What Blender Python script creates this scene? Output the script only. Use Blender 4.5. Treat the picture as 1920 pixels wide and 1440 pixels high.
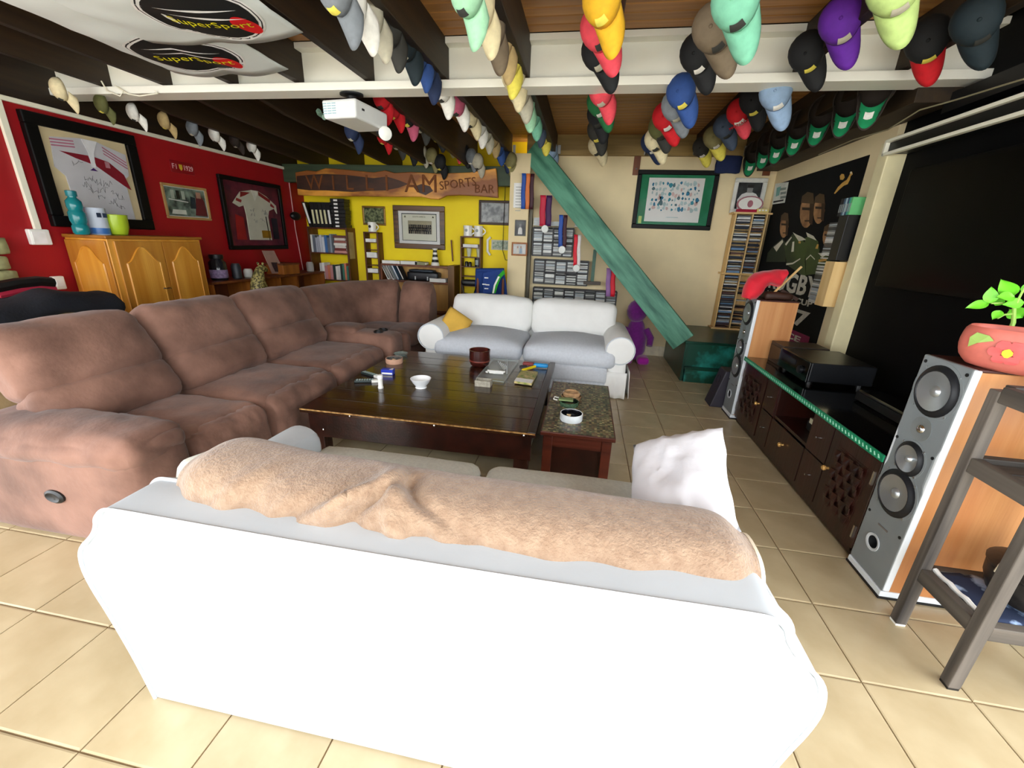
import bpy, bmesh, math, random
from mathutils import Vector, Matrix, noise
random.seed(7)
for o in list(bpy.data.objects): bpy.data.objects.remove(o)
SC = bpy.context.scene
COL = SC.collection
V = Vector
# ------------------------------------------------------------------ camera
FPX, PITCH, YAW, ROLL, CH = 775.39, .331746, .159652, .0395814, 1.66533
_fw = V((-math.sin(YAW)*math.cos(PITCH), math.cos(YAW)*math.cos(PITCH), -math.sin(PITCH)))
_r0 = V((math.cos(YAW), math.sin(YAW), 0)); _u0 = _r0.cross(_fw)
_r = _r0*math.cos(ROLL)+_u0*math.sin(ROLL); _u = _u0*math.cos(ROLL)-_r0*math.sin(ROLL)
CAM = V((0, 0, CH))
cd = bpy.data.cameras.new('camera'); cam = bpy.data.objects.new('camera', cd); COL.objects.link(cam)
cd.sensor_width = 36; cd.lens = FPX/1920*36; cd.clip_start = .05; cd.clip_end = 100
_m = Matrix((_r, _u, -_fw)).transposed().to_4x4(); _m.translation = CAM
cam.matrix_world = _m
SC.camera = cam
# ------------------------------------------------------------------ world, lights, exposure
w = bpy.data.worlds.new('daylight'); SC.world = w; w.use_nodes = True
bg = w.node_tree.nodes['Background']
bg.inputs[0].default_value = (.93, .97, 1, 1); bg.inputs[1].default_value = 4.2
SC.view_settings.view_transform = 'Standard'; SC.view_settings.look = 'None'
SC.view_settings.gamma = 1; SC.view_settings.use_curve_mapping = False
SC.view_settings.exposure = 0.6

def _ray(x, y): return _fw+_r*((x-960)/FPX)-_u*((y-720)/FPX)
def PX(x, y, v): d = _ray(x, y); return CAM+d*(v/d.x)       # photo point on a plane X = v
def PY(x, y, v): d = _ray(x, y); return CAM+d*(v/d.y)       # on a plane Y = v
def PZ(x, y, v): d = _ray(x, y); return CAM+d*((v-CH)/d.z)  # on a plane Z = v
# ------------------------------------------------------------------ materials
def lin(h):
    h = h.lstrip('#'); c = [int(h[i:i+2], 16)/255 for i in (0, 2, 4)]
    return tuple(x/12.92 if x <= .04045 else ((x+.055)/1.055)**2.4 for x in c)+(1,)
MATS = {}
def mat(name, col, rough=.6, metal=0, var=.12, scale=8, bump=0, bscale=60, stretch=None, col2=None, rand=0, coat=0, spec=.5, sheen=0, contrast=(.35, .65), emit=0, trans=0, alpha=1):
    if name in MATS: return MATS[name]
    m = bpy.data.materials.new(name); m.use_nodes = True; MATS[name] = m
    N = m.node_tree.nodes; L = m.node_tree.links; b = N['Principled BSDF']
    b.inputs['Roughness'].default_value = rough; b.inputs['Metallic'].default_value = metal
    b.inputs['Specular IOR Level'].default_value = spec
    b.inputs['Coat Weight'].default_value = coat; b.inputs['Coat Roughness'].default_value = .08
    if sheen: b.inputs['Sheen Weight'].default_value = sheen
    if trans: b.inputs['Transmission Weight'].default_value = trans
    if alpha < 1: b.inputs['Alpha'].default_value = alpha
    c1 = lin(col)
    if col2: c2 = lin(col2); ca, cb = c1, c2
    else:
        ca = tuple(x*(1-var) for x in c1[:3])+(1,); cb = tuple(min(1, x*(1+var)) for x in c1[:3])+(1,)
    tc = N.new('ShaderNodeTexCoord'); mp = N.new('ShaderNodeMapping')
    L.new(tc.outputs['Object'], mp.inputs[0])
    if stretch: mp.inputs['Scale'].default_value = stretch
    nz = N.new('ShaderNodeTexNoise'); nz.inputs['Scale'].default_value = scale; nz.inputs['Detail'].default_value = 4
    L.new(mp.outputs[0], nz.inputs[0])
    rp = N.new('ShaderNodeValToRGB'); rp.color_ramp.elements[0].position, rp.color_ramp.elements[1].position = contrast
    rp.color_ramp.elements[0].color = ca; rp.color_ramp.elements[1].color = cb
    L.new(nz.outputs[0], rp.inputs[0]); out = rp.outputs[0]
    if rand:
        oi = N.new('ShaderNodeObjectInfo'); hs = N.new('ShaderNodeHueSaturation'); mr = N.new('ShaderNodeMapRange')
        mr.inputs[3].default_value = 1-rand; mr.inputs[4].default_value = 1+rand
        L.new(oi.outputs['Random'], mr.inputs[0]); L.new(mr.outputs[0], hs.inputs['Value']); L.new(out, hs.inputs['Color']); out = hs.outputs[0]
    L.new(out, b.inputs['Base Color'])
    if emit: L.new(out, b.inputs['Emission Color']); b.inputs['Emission Strength'].default_value = emit
    if bump:
        n2 = N.new('ShaderNodeTexNoise'); n2.inputs['Scale'].default_value = bscale; n2.inputs['Detail'].default_value = 3
        L.new(mp.outputs[0], n2.inputs[0]); bp = N.new('ShaderNodeBump'); bp.inputs['Strength'].default_value = bump; bp.inputs['Distance'].default_value = .01
        L.new(n2.outputs[0], bp.inputs['Height']); L.new(bp.outputs[0], b.inputs['Normal'])
    return m
def wood(name, dark, light='', axis='x', rough=.5, coat=0, rand=0, s=6, bump=.15, contrast=(.3, .7)):
    st = {'x': (.12, 2.2, 2.2), 'y': (2.2, .12, 2.2), 'z': (2.2, 2.2, .12)}[axis]
    return mat(name, dark, rough, col2=light, stretch=st, scale=s, bump=bump, bscale=30, coat=coat, rand=rand, contrast=contrast)
# ------------------------------------------------------------------ mesh builder
class G:
    def __init__(s): s.v = []; s.f = []; s.mi = []; s.cur = 0
    def add(s, vs, fs):
        k = len(s.v); s.v += [tuple(a) for a in vs]
        for f in fs: s.f.append([i+k for i in f]); s.mi.append(s.cur)
        return s
    def box(s, x0, x1, y0, y1, z0, z1):
        x0, x1 = min(x0, x1), max(x0, x1); y0, y1 = min(y0, y1), max(y0, y1); z0, z1 = min(z0, z1), max(z0, z1)
        return s.add([(x, y, z) for x in (x0, x1) for y in (y0, y1) for z in (z0, z1)],
                     [(0, 1, 3, 2), (4, 6, 7, 5), (0, 4, 5, 1), (2, 3, 7, 6), (0, 2, 6, 4), (1, 5, 7, 3)])
    def beam(s, a, b, wd, th, up=(0, 0, 1)):
        a, b = V(a), V(b); d = (b-a).normalized(); sd = d.cross(V(up))
        sd = sd.normalized() if sd.length > 1e-5 else V((1, 0, 0)); n = sd.cross(d)
        vs = [p+sd*(i*wd/2)+n*(j*th/2) for p in (a, b) for i in (-1, 1) for j in (-1, 1)]
        return s.add(vs, [(0, 1, 3, 2), (4, 6, 7, 5), (0, 4, 5, 1), (2, 3, 7, 6), (0, 2, 6, 4), (1, 5, 7, 3)])
    def prism(s, pts, off):
        off = V(off); n = len(pts); a = [V(p) for p in pts]
        return s.add(a+[p+off for p in a], [list(range(n))[::-1], list(range(n, 2*n))]+[(i, (i+1) % n, n+(i+1) % n, n+i) for i in range(n)])
    def flat(s, pts): return s.add(pts, [list(range(len(pts)))])
    def tube(s, path, r, n=8, cap=True):
        path = [V(p) for p in path]; m = len(path); rr = r if isinstance(r, (list, tuple)) else [r]*m
        vs = []; prev = None
        for i, p in enumerate(path):
            d = (path[min(i+1, m-1)]-path[max(i-1, 0)]).normalized()
            a = prev if prev is not None else (V((0, 0, 1)) if abs(d.z) < .9 else V((1, 0, 0)))
            a = (a-d*a.dot(d)).normalized(); prev = a; b = d.cross(a)
            vs += [p+(a*math.cos(t*2*math.pi/n)+b*math.sin(t*2*math.pi/n))*rr[i] for t in range(n)]
        fs = [(i*n+t, i*n+(t+1) % n, (i+1)*n+(t+1) % n, (i+1)*n+t) for i in range(m-1) for t in range(n)]
        if cap: fs += [list(range(n))[::-1], [(m-1)*n+t for t in range(n)]]
        return s.add(vs, fs)
    def lathe(s, prof, c=(0, 0, 0), ax=(0, 0, 1), n=20, sx=1, sy=1, caps=True):
        c = V(c); ax = V(ax).normalized(); a = V((1, 0, 0)) if abs(ax.x) < .9 else V((0, 1, 0))
        a = (a-ax*a.dot(ax)).normalized(); b = ax.cross(a); m = len(prof)
        vs = [c+ax*z+(a*math.cos(t*2*math.pi/n)*sx+b*math.sin(t*2*math.pi/n)*sy)*max(r, 1e-4) for r, z in prof for t in range(n)]
        fs = [(i*n+t, i*n+(t+1) % n, (i+1)*n+(t+1) % n, (i+1)*n+t) for i in range(m-1) for t in range(n)]
        if caps: fs += [list(range(n))[::-1], [(m-1)*n+t for t in range(n)]]
        return s.add(vs, fs)
    def grid(s, fn, nu, nv, cu=False, cv=False):
        vs = [fn(i/(nu if cu else nu-1), j/(nv if cv else nv-1)) for i in range(nu) for j in range(nv)]
        fs = [(i*nv+j, ((i+1) % nu)*nv+j, ((i+1) % nu)*nv+(j+1) % nv, i*nv+(j+1) % nv) for i in range(nu if cu else nu-1) for j in range(nv if cv else nv-1)]
        return s.add(vs, fs)
    def ball(s, c, rx, ry, rz, n=14, m=9):
        c = V(c)
        return s.grid(lambda u, v: c+V((rx*math.cos(u*2*math.pi)*math.sin(v*math.pi), ry*math.sin(u*2*math.pi)*math.sin(v*math.pi), rz*math.cos(v*math.pi))), n, m, cu=True)
    def soft(s, c, h, r=.05, bulge=(0, 0, 0), n=9, amp=0, fr=6, M=None, seed=0, sag=None, rid=0, rfr=(9, 9, 9)):
        """rounded, bulging, slightly wrinkled block of half sizes h about c; M orients it"""
        c = V(c); h = V(h); M = M or Matrix.Identity(3)
        for ax in range(3):
            for sg in (-1, 1):
                a1, a2 = (ax+1) % 3, (ax+2) % 3
                def fn(u, v):
                    q = V((0, 0, 0)); uu = math.sin((u-.5)*math.pi*.999)*.5+.5; vv = math.sin((v-.5)*math.pi*.999)*.5+.5
                    uu = .5*u+.5*uu; vv = .5*v+.5*vv
                    q[ax] = sg*h[ax]; q[a1] = (uu*2-1)*h[a1]; q[a2] = (vv*2-1)*h[a2]
                    k = V([max(-(h[i]-r), min(h[i]-r, q[i])) for i in range(3)]); d = q-k
                    if d.length > 1e-6: q = k+d.normalized()*r
                    nrm = [q[i]/h[i] for i in range(3)]
                    for i in range(3):
                        if bulge[i]:
                            o1, o2 = (i+1) % 3, (i+2) % 3
                            q[i] += nrm[i]*bulge[i]*max(0, 1-nrm[o1]**2)*max(0, 1-nrm[o2]**2)
                    if sag: q.z += sag(q)
                    p = c+M@q
                    if amp:
                        nv = noise.noise_vector(p*fr+V((seed, 0, seed*.7)))+.5*noise.noise_vector(p*fr*2.3+V((0, seed, 0)))
                        p += nv*amp
                    if rid:
                        rr = 1-abs(noise.noise(V((p.x*rfr[0]+seed*3.1, p.y*rfr[1], p.z*rfr[2]))))*2.2
                        if rr > 0: p -= (M @ V(nrm)).normalized()*rid*rr**3
                    return p
                s.grid(fn, n, n)
        return s
    def obj(s, name, m, parent=None, smooth=False, bevel=0, seg=2, solid=0, sub=0, weld=0, kind=None, label=None, ang=40):
        me = bpy.data.meshes.new(name); me.from_pydata(s.v, [], s.f)
        ms = m if isinstance(m, (list, tuple)) else [m]
        for k in ms: me.materials.append(k)
        for p, i in zip(me.polygons, s.mi): p.material_index = min(i, len(ms)-1)
        bm = bmesh.new(); bm.from_mesh(me)
        if weld: bmesh.ops.remove_doubles(bm, verts=bm.verts, dist=weld)
        bmesh.ops.recalc_face_normals(bm, faces=bm.faces); bm.to_mesh(me); bm.free()
        if smooth:
            for p in me.polygons: p.use_smooth = True
            if smooth != 'all': me.set_sharp_from_angle(angle=math.radians(ang))
        o = bpy.data.objects.new(name, me); COL.objects.link(o)
        if solid: md = o.modifiers.new('solidify', 'SOLIDIFY'); md.thickness = solid; md.offset = 0
        if bevel:
            md = o.modifiers.new('bevel', 'BEVEL'); md.width = bevel; md.segments = seg; md.limit_method = 'ANGLE'; md.angle_limit = math.radians(40)
        if sub: md = o.modifiers.new('subsurf', 'SUBSURF'); md.levels = sub; md.render_levels = sub
        if parent: par(o, parent)
        if kind: o['kind'] = kind
        if label: o['label'] = label
        return o
def par(o, p):
    o.parent = p
    if p.type == 'EMPTY': o.matrix_parent_inverse = Matrix.Translation(-p.location)
def tag(o, label, cat, group=None):
    o['label'] = label; o['category'] = cat
    if group: o['group'] = group
    return o
def thing(name, label, cat, loc, group=None):
    o = bpy.data.objects.new(name, None); COL.objects.link(o); o.location = V(loc); o.empty_display_size = .1
    return tag(o, label, cat, group)
def struct(o): o['kind'] = 'structure'; return o
def txt(s, size, M, mt, parent, name='lettering', shear=0, ext=.001, align='CENTER', wx=1, bold=0):
    c = bpy.data.curves.new(name, 'FONT'); c.body = s; c.size = size; c.align_x = align; c.align_y = 'CENTER'; c.shear = shear; c.extrude = ext; c.resolution_u = 2; c.offset = bold
    t = bpy.data.objects.new(name, c); me = bpy.data.meshes.new_from_object(t); bpy.data.objects.remove(t)
    me.transform(M @ Matrix.Diagonal((wx, 1, 1, 1))); me.materials.clear(); me.materials.append(mt)
    o = bpy.data.objects.new(name, me); COL.objects.link(o)
    if parent: par(o, parent)
    return o
def frameM(o, x, y):           # matrix with local x,y axes in world
    x = V(x).normalized(); y = V(y); y = (y-x*y.dot(x)).normalized(); z = x.cross(y)
    m = Matrix((x, y, z)).transposed().to_4x4(); m.translation = V(o); return m
# ------------------------------------------------------------------ shared materials
BEIGE = mat('beige_paint', '#EBD8AC', .75, var=.04, scale=3, bump=.08, bscale=90)
RED = mat('red_paint', '#A0030F', .6, var=.06, scale=3, bump=.08, bscale=90)
YEL = mat('yellow_paint', '#FFE004', .65, var=.04, scale=3, bump=.08, bscale=90)
CREAM = mat('cream_gloss_paint', '#F4F1DC', .4, var=.03, scale=4)
WHITEP = mat('white_plastic', '#F1F1EA', .4, var=.03)
BLACK = mat('black_satin', '#0B0B0D', .45, var=.2)
BLACKG = mat('black_gloss', '#070708', .12, var=.1)
DARKW = wood('dark_brown_joist_stain_y', '#1E140B', '#3A2A15', 'y', .6)
TILE = mat('beige_floor_tile', '#B3A07C', .28, col2='#C6B592', scale=5, bump=.06, bscale=25, rand=.035, contrast=(.3, .7))
GROUT = mat('brown_grout', '#7F6846', .8, var=.1)
PLANK = wood('pine_ceiling_board', '#94602B', '#CB9350', 'x', .5, rand=.12, s=5)
GREENW = mat('dark_green_stain', '#2F3F28', .6, var=.25, scale=6, stretch=(.2, 2, 2))
TURQ = mat('turquoise_stained_wood', '#3F8F78', .5, col2='#6FB9A0', scale=5, stretch=(.5, 2, .9), bump=.1, bscale=30)
STAIRG = mat('dark_green_floor_paint', '#0C3B2D', .3, var=.25, scale=5)
STAIRT = mat('turquoise_floor_paint', '#0B4334', .35, col2='#35A79C', scale=3.2, contrast=(.5, .68))
PINE = wood('honey_pine', '#C67F22', '#E5A844', 'z', .35, coat=.3, s=4)
PINEL = wood('light_pine', '#D9AE69', '#EBCB90', 'z', .45, s=4)
MAHOG = wood('mahogany_brown', '#5A2A10', '#7E431D', 'z', .45, s=5)
WENGE = wood('dark_wenge', '#1C0C08', '#341710', 'y', .3, coat=.2, s=5)
STEEL = mat('galvanised_steel', '#B7BABB', .35, metal=.9, var=.1)
CHROME = mat('chrome', '#DADADA', .12, metal=1, var=.02)
PAPER = mat('white_paper', '#F4F3EE', .7, var=.02)
INK = mat('black_ink', '#151515', .7, var=.05)
GLASS = mat('picture_glass', '#000000', .04, alpha=.06, var=0)
def ex_wall(axis, v):
    if axis == 'Y': return (V((0, v, 0)), V((1, 0, 0)), V((0, -1, 0)))
    if axis == 'L': return (V((v, 0, 0)), V((0, 1, 0)), V((1, 0, 0)))
    return (V((v, 0, 0)), V((0, -1, 0)), V((-1, 0, 0)))
class Wall:                    # a local frame on a wall: u to the right as seen, v up, d outwards
    def __init__(s, axis, v): s.O, s.e, s.n = ex_wall(axis, v); s.axis = axis; s.val = v
    def p(s, u, v, d=0): return s.O+s.e*u+V((0, 0, v))+s.n*d
    def uv(s, x, y, d=0):      # photo point -> u,v on this wall
        q = PY(x, y, s.val-d) if s.axis == 'Y' else PX(x, y, s.val+s.n.x*d)
        return ((q-s.O).dot(s.e), q.z)
    def slab(s, g, u0, u1, v0, v1, d0, d1):
        return g.prism([s.p(u0, v0, d0), s.p(u1, v0, d0), s.p(u1, v1, d0), s.p(u0, v1, d0)], s.n*(d1-d0))
    def poly(s, g, pts, d0, d1): return g.prism([s.p(a, b, d0) for a, b in pts], s.n*(d1-d0))
    def M(s, u, v, d): return frameM(s.p(u, v, d), s.e, (0, 0, 1))
    def oval(s, g, u, v, ru, rv, d0, d1, n=20): return s.poly(g, [(u+ru*math.cos(t*2*math.pi/n), v+rv*math.sin(t*2*math.pi/n)) for t in range(n)], d0, d1)
# ------------------------------------------------------------------ floor
FZ = G().box(-5.2, 4.2, -2.2, 7.3, -.12, -.006)
floor = struct(FZ.obj('floor', GROUT))
T = .4; OX, OY = 1.27792, 1.45537
g = G(); a = .003; t = T-.003; b = .006
g.add([(a, a, -.01), (t, a, -.01), (t, t, -.01), (a, t, -.01), (a, a, -.002), (t, a, -.002), (t, t, -.002), (a, t, -.002), (a+b, a+b, 0), (t-b, a+b, 0), (t-b, t-b, 0), (a+b, t-b, 0)],
      [(0, 1, 5, 4), (1, 2, 6, 5), (2, 3, 7, 6), (3, 0, 4, 7), (4, 5, 9, 8), (5, 6, 10, 9), (6, 7, 11, 10), (7, 4, 8, 11), (8, 9, 10, 11)])
tile0 = None; rest = []
for i in range(-18, 9):
    for j in range(-10, 15):
        x, y = OX+i*T, OY+j*T
        if x < -5.2 or x+T > 4.2 or y < -2.2 or y > 6.9: continue
        vis = -3.75 < x < 2.3 and .3 < y+T and y < 6.8 and not (-3.3 < x < -2.3 and 1.9 < y < 5.8) and not (-1.3 < x < .1 and 1.0 < y < 1.7)
        if not vis: rest.append((x, y)); continue
        if tile0 is None: tile0 = g.obj('tile', TILE, floor); o = tile0
        else: o = tile0.copy(); COL.objects.link(o)
        o.location = (x, y, 0)
gr = G()
for x, y in rest: gr.add([(vx+x, vy+y, vz) for vx, vy, vz in g.v], g.f)
gr.obj('tile_field', TILE, floor, kind='stuff')
struct(G().box(-14, 12, -14, -2.2, -.3, -.03).obj('floor_bounce', mat('pale_bounce_ground', '#E0DACB', .8, var=.08)))  # unseen ground added outside, kept pale to bounce daylight into the room
# ------------------------------------------------------------------ walls
wb = struct(G().box(-1.0, 2.65, 6.8, 7.0, -.05, 3.3).obj('wall_back', BEIGE))
pil = G().box(-1.215, -.92, 6.62, 7.35, 0, 2.87).obj('pillar', BEIGE, wb, bevel=.006)
G().box(-.915, -.87, 6.70, 6.81, 0, 2.3).obj('door_edge_strip', wood('weathered_strip', '#2E2A1C', '#6A624A', 'z'), wb)
sk = G()
for k in range(8):
    G().box(.47+k*.2, .666+k*.2, 6.786, 6.81, .005, .16).obj('skirting_tile', mat('pale_skirting_tile', '#D9CDB3', .35, rand=.05), wb)
wy = struct(G().box(-5.2, -.9, 7.2, 7.35, -.05, 3.3).obj('wall_alcove', YEL))
wl = struct(G().box(-5.2, -5.0, 1.2, 7.3, -.05, 2.66).obj('wall_left', RED))
struct(G().box(-5.2, -5.05, 1.2, 7.3, 2.66, 3.3).obj('wall_left_upper', DARKW))
tr1 = struct(G().box(-5.0, -4.965, 1.2, 7.0, 2.632, 2.672).obj('trim_1', CREAM, bevel=.006))
wr = struct(G().box(2.45, 2.65, 4.42, 7.0, -.05, 3.3).obj('wall_right', BEIGE))
BLK = mat('black_wall_paint', '#040405', .7, var=.2, scale=3, spec=.12)
wr2 = struct(G().box(2.5, 2.7, 1.5, 4.44, -.05, 3.3).obj('wall_right_black', BLK))
struct(G().box(2.36, 2.52, 4.3, 4.43, 0, 2.56).obj('trim_2', mat('cream_jamb_paint', '#E9DDB0', .45, var=.04), bevel=.008))
# black pelmet rail with cream edges above the black panel
RW = Wall('R', 2.45)
pel = thing('curtain_pelmet', 'long black pelmet rail with cream edges above the black panel', 'pelmet', (2.4, 3.0, 2.45))
x0 = PX(1660, 269, 2.33); x1 = PX(1668, 283, 2.33); ya, yb = x0.y, 1.6
G().box(2.36, 2.5, yb, ya, x1.z-.01, x0.z+.03).obj('board', BLACK, pel)
for zz in (x0.z+.015, x1.z-.012): G().box(2.33, 2.37, yb, ya+.01, zz-.012, zz+.012).obj('rail', CREAM, pel, bevel=.004)
G().box(2.33, 2.37, ya-.01, ya+.012, x1.z-.02, x0.z+.02).obj('end_cap', CREAM, pel)
G().box(2.40, 2.5, yb, 3.9, x0.z+.1, x0.z+.22).obj('upper_board', BLACK, pel)
# ------------------------------------------------------------------ ceiling
ceil = struct(G().box(-5.2, 2.7, -1.6, 7.35, 3.155, 3.25).obj('ceiling', DARKW))  # unseen part behind the camera lengthened to cut skylight on the near sofa
pg = G().box(-5.0, 2.5, 0, .108, 3.128, 3.155)
pl0 = None; y = -1.5; k = 0
while y < 7.1:
    if not (3.62 < y < 3.86):
        if pl0 is None: pl0 = pg.obj('plank', PLANK, ceil, bevel=.006, seg=1); o = pl0
        else: o = pl0.copy(); COL.objects.link(o)
        o.location = ((k*37 % 11)*.02-.1, y, 0)
    y += .113; k += 1
JX = [-5.08, -4.45, -3.80, -3.13, -2.50, -1.86, -1.22, -.565, .08, .73, 1.38, 2.03]
jn = G().box(-.06, 0, -1.5, 3.80, 2.862, 3.13); jf = G().box(-.06, 0, 3.80, 6.74, 2.87, 3.13)
jf_l = G().prism([(-.06, 3.83, 3.13), (-.06, 3.83, 2.87), (-.06, 4.4, 2.80), (-.06, 6.6, 2.715), (-.06, 7.2, 2.715), (-.06, 7.2, 3.13)], (.06, 0, 0))
JN = jn.obj('joist', DARKW, ceil, bevel=.004, seg=1); JF = jf.obj('joist', DARKW, ceil, bevel=.004, seg=1); JL = jf_l.obj('joist', DARKW, ceil, bevel=.004, seg=1)
for i, x in enumerate(JX):
    a = JN if i == 0 else JN.copy(); b = JL if i == 0 else (JF if i == 7 else (JL if i < 6 else JF).copy())
    for q in (a, b):
        if q.name not in COL.objects: COL.objects.link(q)
        q.location = (x, 0, 0)
G().box(-1.0, 2.45, 6.73, 6.8, 2.87, 3.13).obj('ledger_board', wood('pale_ledger_pine', '#7B6337', '#B09255', 'x', .6), ceil, bevel=.004)
G().box(2.18, 2.46, 3.85, 6.78, 2.70, 3.13).obj('wall_plate', DARKW, ceil, bevel=.004)
gb = G().box(-5.0, -1.21, 6.73, 6.86, 2.45, 2.715).obj('green_beam', GREENW, ceil, bevel=.006)
bm_ = G().box(-5.2, 2.6, 3.70, 3.90, 2.792, 2.85); bm_.box(-5.2, 2.6, 3.79, 3.82, 2.85, 3.10); bm_.box(-5.2, 2.6, 3.70, 3.90, 3.085, 3.128)
bm_.obj('steel_beam', mat('cream_steel_paint', '#FBFAEE', .4, var=.01), ceil, bevel=.004)
for x in JX[6:]:
    for sx in (-.075, .015):
        G().box(x+sx, x+sx+.04, 6.70, 6.73, 2.88, 2.99).obj('joist_hanger', STEEL, ceil)
for px in (1194, 1440):
    q = PY(px, 308, 6.79); st = G().box(q.x-.045, q.x+.045, 6.775, 6.80, q.z-.14, 2.87).obj('strap', MAHOG, wb)
    G().lathe([(.012, 0), (.012, .008)], (q.x, 6.775, q.z-.06), (0, -1, 0), 10).obj('strap_screw', CHROME, st)
# loose wire on the steel beam and along the wall plate
g = G(); pts = [PY(*p, 3.68) for p in ((190, 152), (200, 170), (225, 180), (232, 172), (215, 160), (240, 176), (262, 180), (296, 175), (290, 170))]
tag(g.tube(pts, .006, 6).obj('wire', CREAM, smooth=True), 'loose white wire looped over the cream steel beam', 'wire')
g = G(); pts = [PX(*p, 2.16) for p in ((1535, 290), (1600, 262), (1665, 243), (1725, 206), (1800, 185), (1880, 160), (1920, 148))]
tag(g.tube(pts, .005, 6).obj('wire', mat('grey_cable', '#8C8467', .6), smooth=True), 'thin cable sagging along the dark wall plate by the black panel', 'cable')
# ------------------------------------------------------------------ white slip-covered sofa (seen from behind)
WCOV = mat('white_slipcover', '#C0C6CA', .85, var=.03, scale=3, bump=.12, bscale=14)
PIPE = mat('white_piping', '#CBD1D6', .8, var=.02)
SEATC = mat('pale_sage_weave', '#C9C9BE', .9, var=.06, scale=60, bump=.25, bscale=120)
sofa = thing('slipcover_sofa', 'white slip-covered sofa with scrolled arms and a beige throw on its back', 'sofa', (-.45, 1.4, 0))
X0, X1, Y0 = -1.44, .57, .85
# outline of the back: narrow base, swelling arms, straight top
prof = [(-.0, 0), (-.03, .2), (-.075, .4), (-.105, .5), (-.118, .59), (-.10, .67), (-.035, .725), (.0, .77), (.01, .81), (.05, .845)]
L_ = [(X0+a, z) for a, z in prof]; R_ = [(X1-a-.0, z) for a, z in prof]
out = L_+[(x, .85-.012*math.sin((x-X0)/(X1-X0)*math.pi)) for x in [X0+.1+i*(X1-X0-.2)/10 for i in range(11)]]+R_[::-1]
def chaikin(P, k):
    for _ in range(k):
        Q = [P[0]]
        for a, b in zip(P, P[1:]): Q += [(a[0]*.75+b[0]*.25, a[1]*.75+b[1]*.25), (a[0]*.25+b[0]*.75, a[1]*.25+b[1]*.75)]
        P = Q+[P[-1]]
    return P
out = chaikin(out, 2); L_ = chaikin(L_, 2); R_ = chaikin(R_, 2)
n = len(out); g = G(); rings = []
ctr = V((-.43, 0, .42))
for y, ins in ((Y0+.03, .06), (Y0+.008, .022), (Y0, .006), (Y0+.01, 0), (Y0+.16, 0), (Y0+.19, .012), (Y0+.2, .04)):
    rings.append([(x+(ctr.x-x)*ins*.5, y, z+(ctr.z-z)*ins*.5) for x, z in out])
vs = [p for r in rings for p in r]; fs = [(i*n+j, i*n+(j+1) % n, (i+1)*n+(j+1) % n, (i+1)*n+j) for i in range(len(rings)-1) for j in range(n)]
g.add(vs, fs)
# face of the back as a slightly wavy sheet
def lerp_edge(side, z):
    for (a, za), (b, zb) in zip(side, side[1:]):
        if za <= z <= zb: return a+(b-a)*(z-za)/(zb-za)
    return side[-1][0]
def face(u, v):
    z = .02+v*.815; zz = min(z, .848); xl = lerp_edge(L_, zz)+.012; xr = lerp_edge(R_, zz)-.012; x = xl+(xr-xl)*u
    e = min(u, 1-u, v, 1-v)*8; e = min(1, e)
    return V((x, Y0+.004-.004*e+.006*e*noise.noise(V((x*2.5, z*5, 3)))+.004*e*noise.noise(V((x*6-z*4, z*14, 1))), z))
g.grid(face, 46, 26); g.flat(rings[-1])
back = g.obj('back', WCOV, sofa, smooth=True)
pp = [V((x, Y0-.004, z)) for x, z in out]
G().tube(pp, .006, 6).obj('piping', PIPE, back, smooth=True)
G().tube([V((x+(ctr.x-x)*.0, Y0+.17, z+.002)) for x, z in out], .007, 6).obj('piping', PIPE, back, smooth=True)
# base and arms running to the front
G().soft((-.435, 1.42, .2), (.97, .5, .2), .04, n=8).obj('base', WCOV, sofa, smooth='all', weld=.001)
for sg, xe, nm in ((-1, X0, 'l'), (1, X1, 'r')):
    g = G()
    sec = [(0, 0), (-.03, .2), (-.07, .4), (-.10, .5), (-.113, .59), (-.09, .66), (-.08, .7), (0, .7), (.06, .67), (.08, .6), (.06, .45), (.06, 0)]
    N_ = len(sec)
    def ring(y, k): return [(xe+sg*(-a) if sg > 0 else xe+a, y, z*k) for a, z in sec]
    ys = [(Y0+.15, 1.0), (1.2, .985), (1.5, .97), (1.8, .96), (1.87, .95)]
    rg = [ring(y, k) for y, k in ys]
    vs = [p for r in rg for p in r]+[(p[0]*.9+(xe)*.1, 1.885, p[2]*.93+.02) for p in rg[-1]]
    fs = [(i*N_+j, i*N_+(j+1) % N_, (i+1)*N_+(j+1) % N_, (i+1)*N_+j) for i in range(len(rg)) for j in range(N_)]+[[len(rg)*N_+j for j in range(N_)]]
    g.add(vs, fs); g.obj('arm', WCOV, sofa, smooth=True, sub=1)
for cx in (-.93, .05):
    g = G().soft((cx, 1.5, .44), (.475, .47, .085), .07, (.0, .01, .035), 11, .004, 5)
    g.obj('seat_cushion', SEATC, sofa, smooth='all', weld=.001)
for cx in (-.93, .05):
    Mr = Matrix.Rotation(math.radians(-12), 3, 'X')
    G().soft((cx, 1.13, .68), (.475, .1, .2), .07, (0, .03, .02), 9, .004, 5, Mr).obj('back_cushion', SEATC, sofa, smooth='all', weld=.001)
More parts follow.
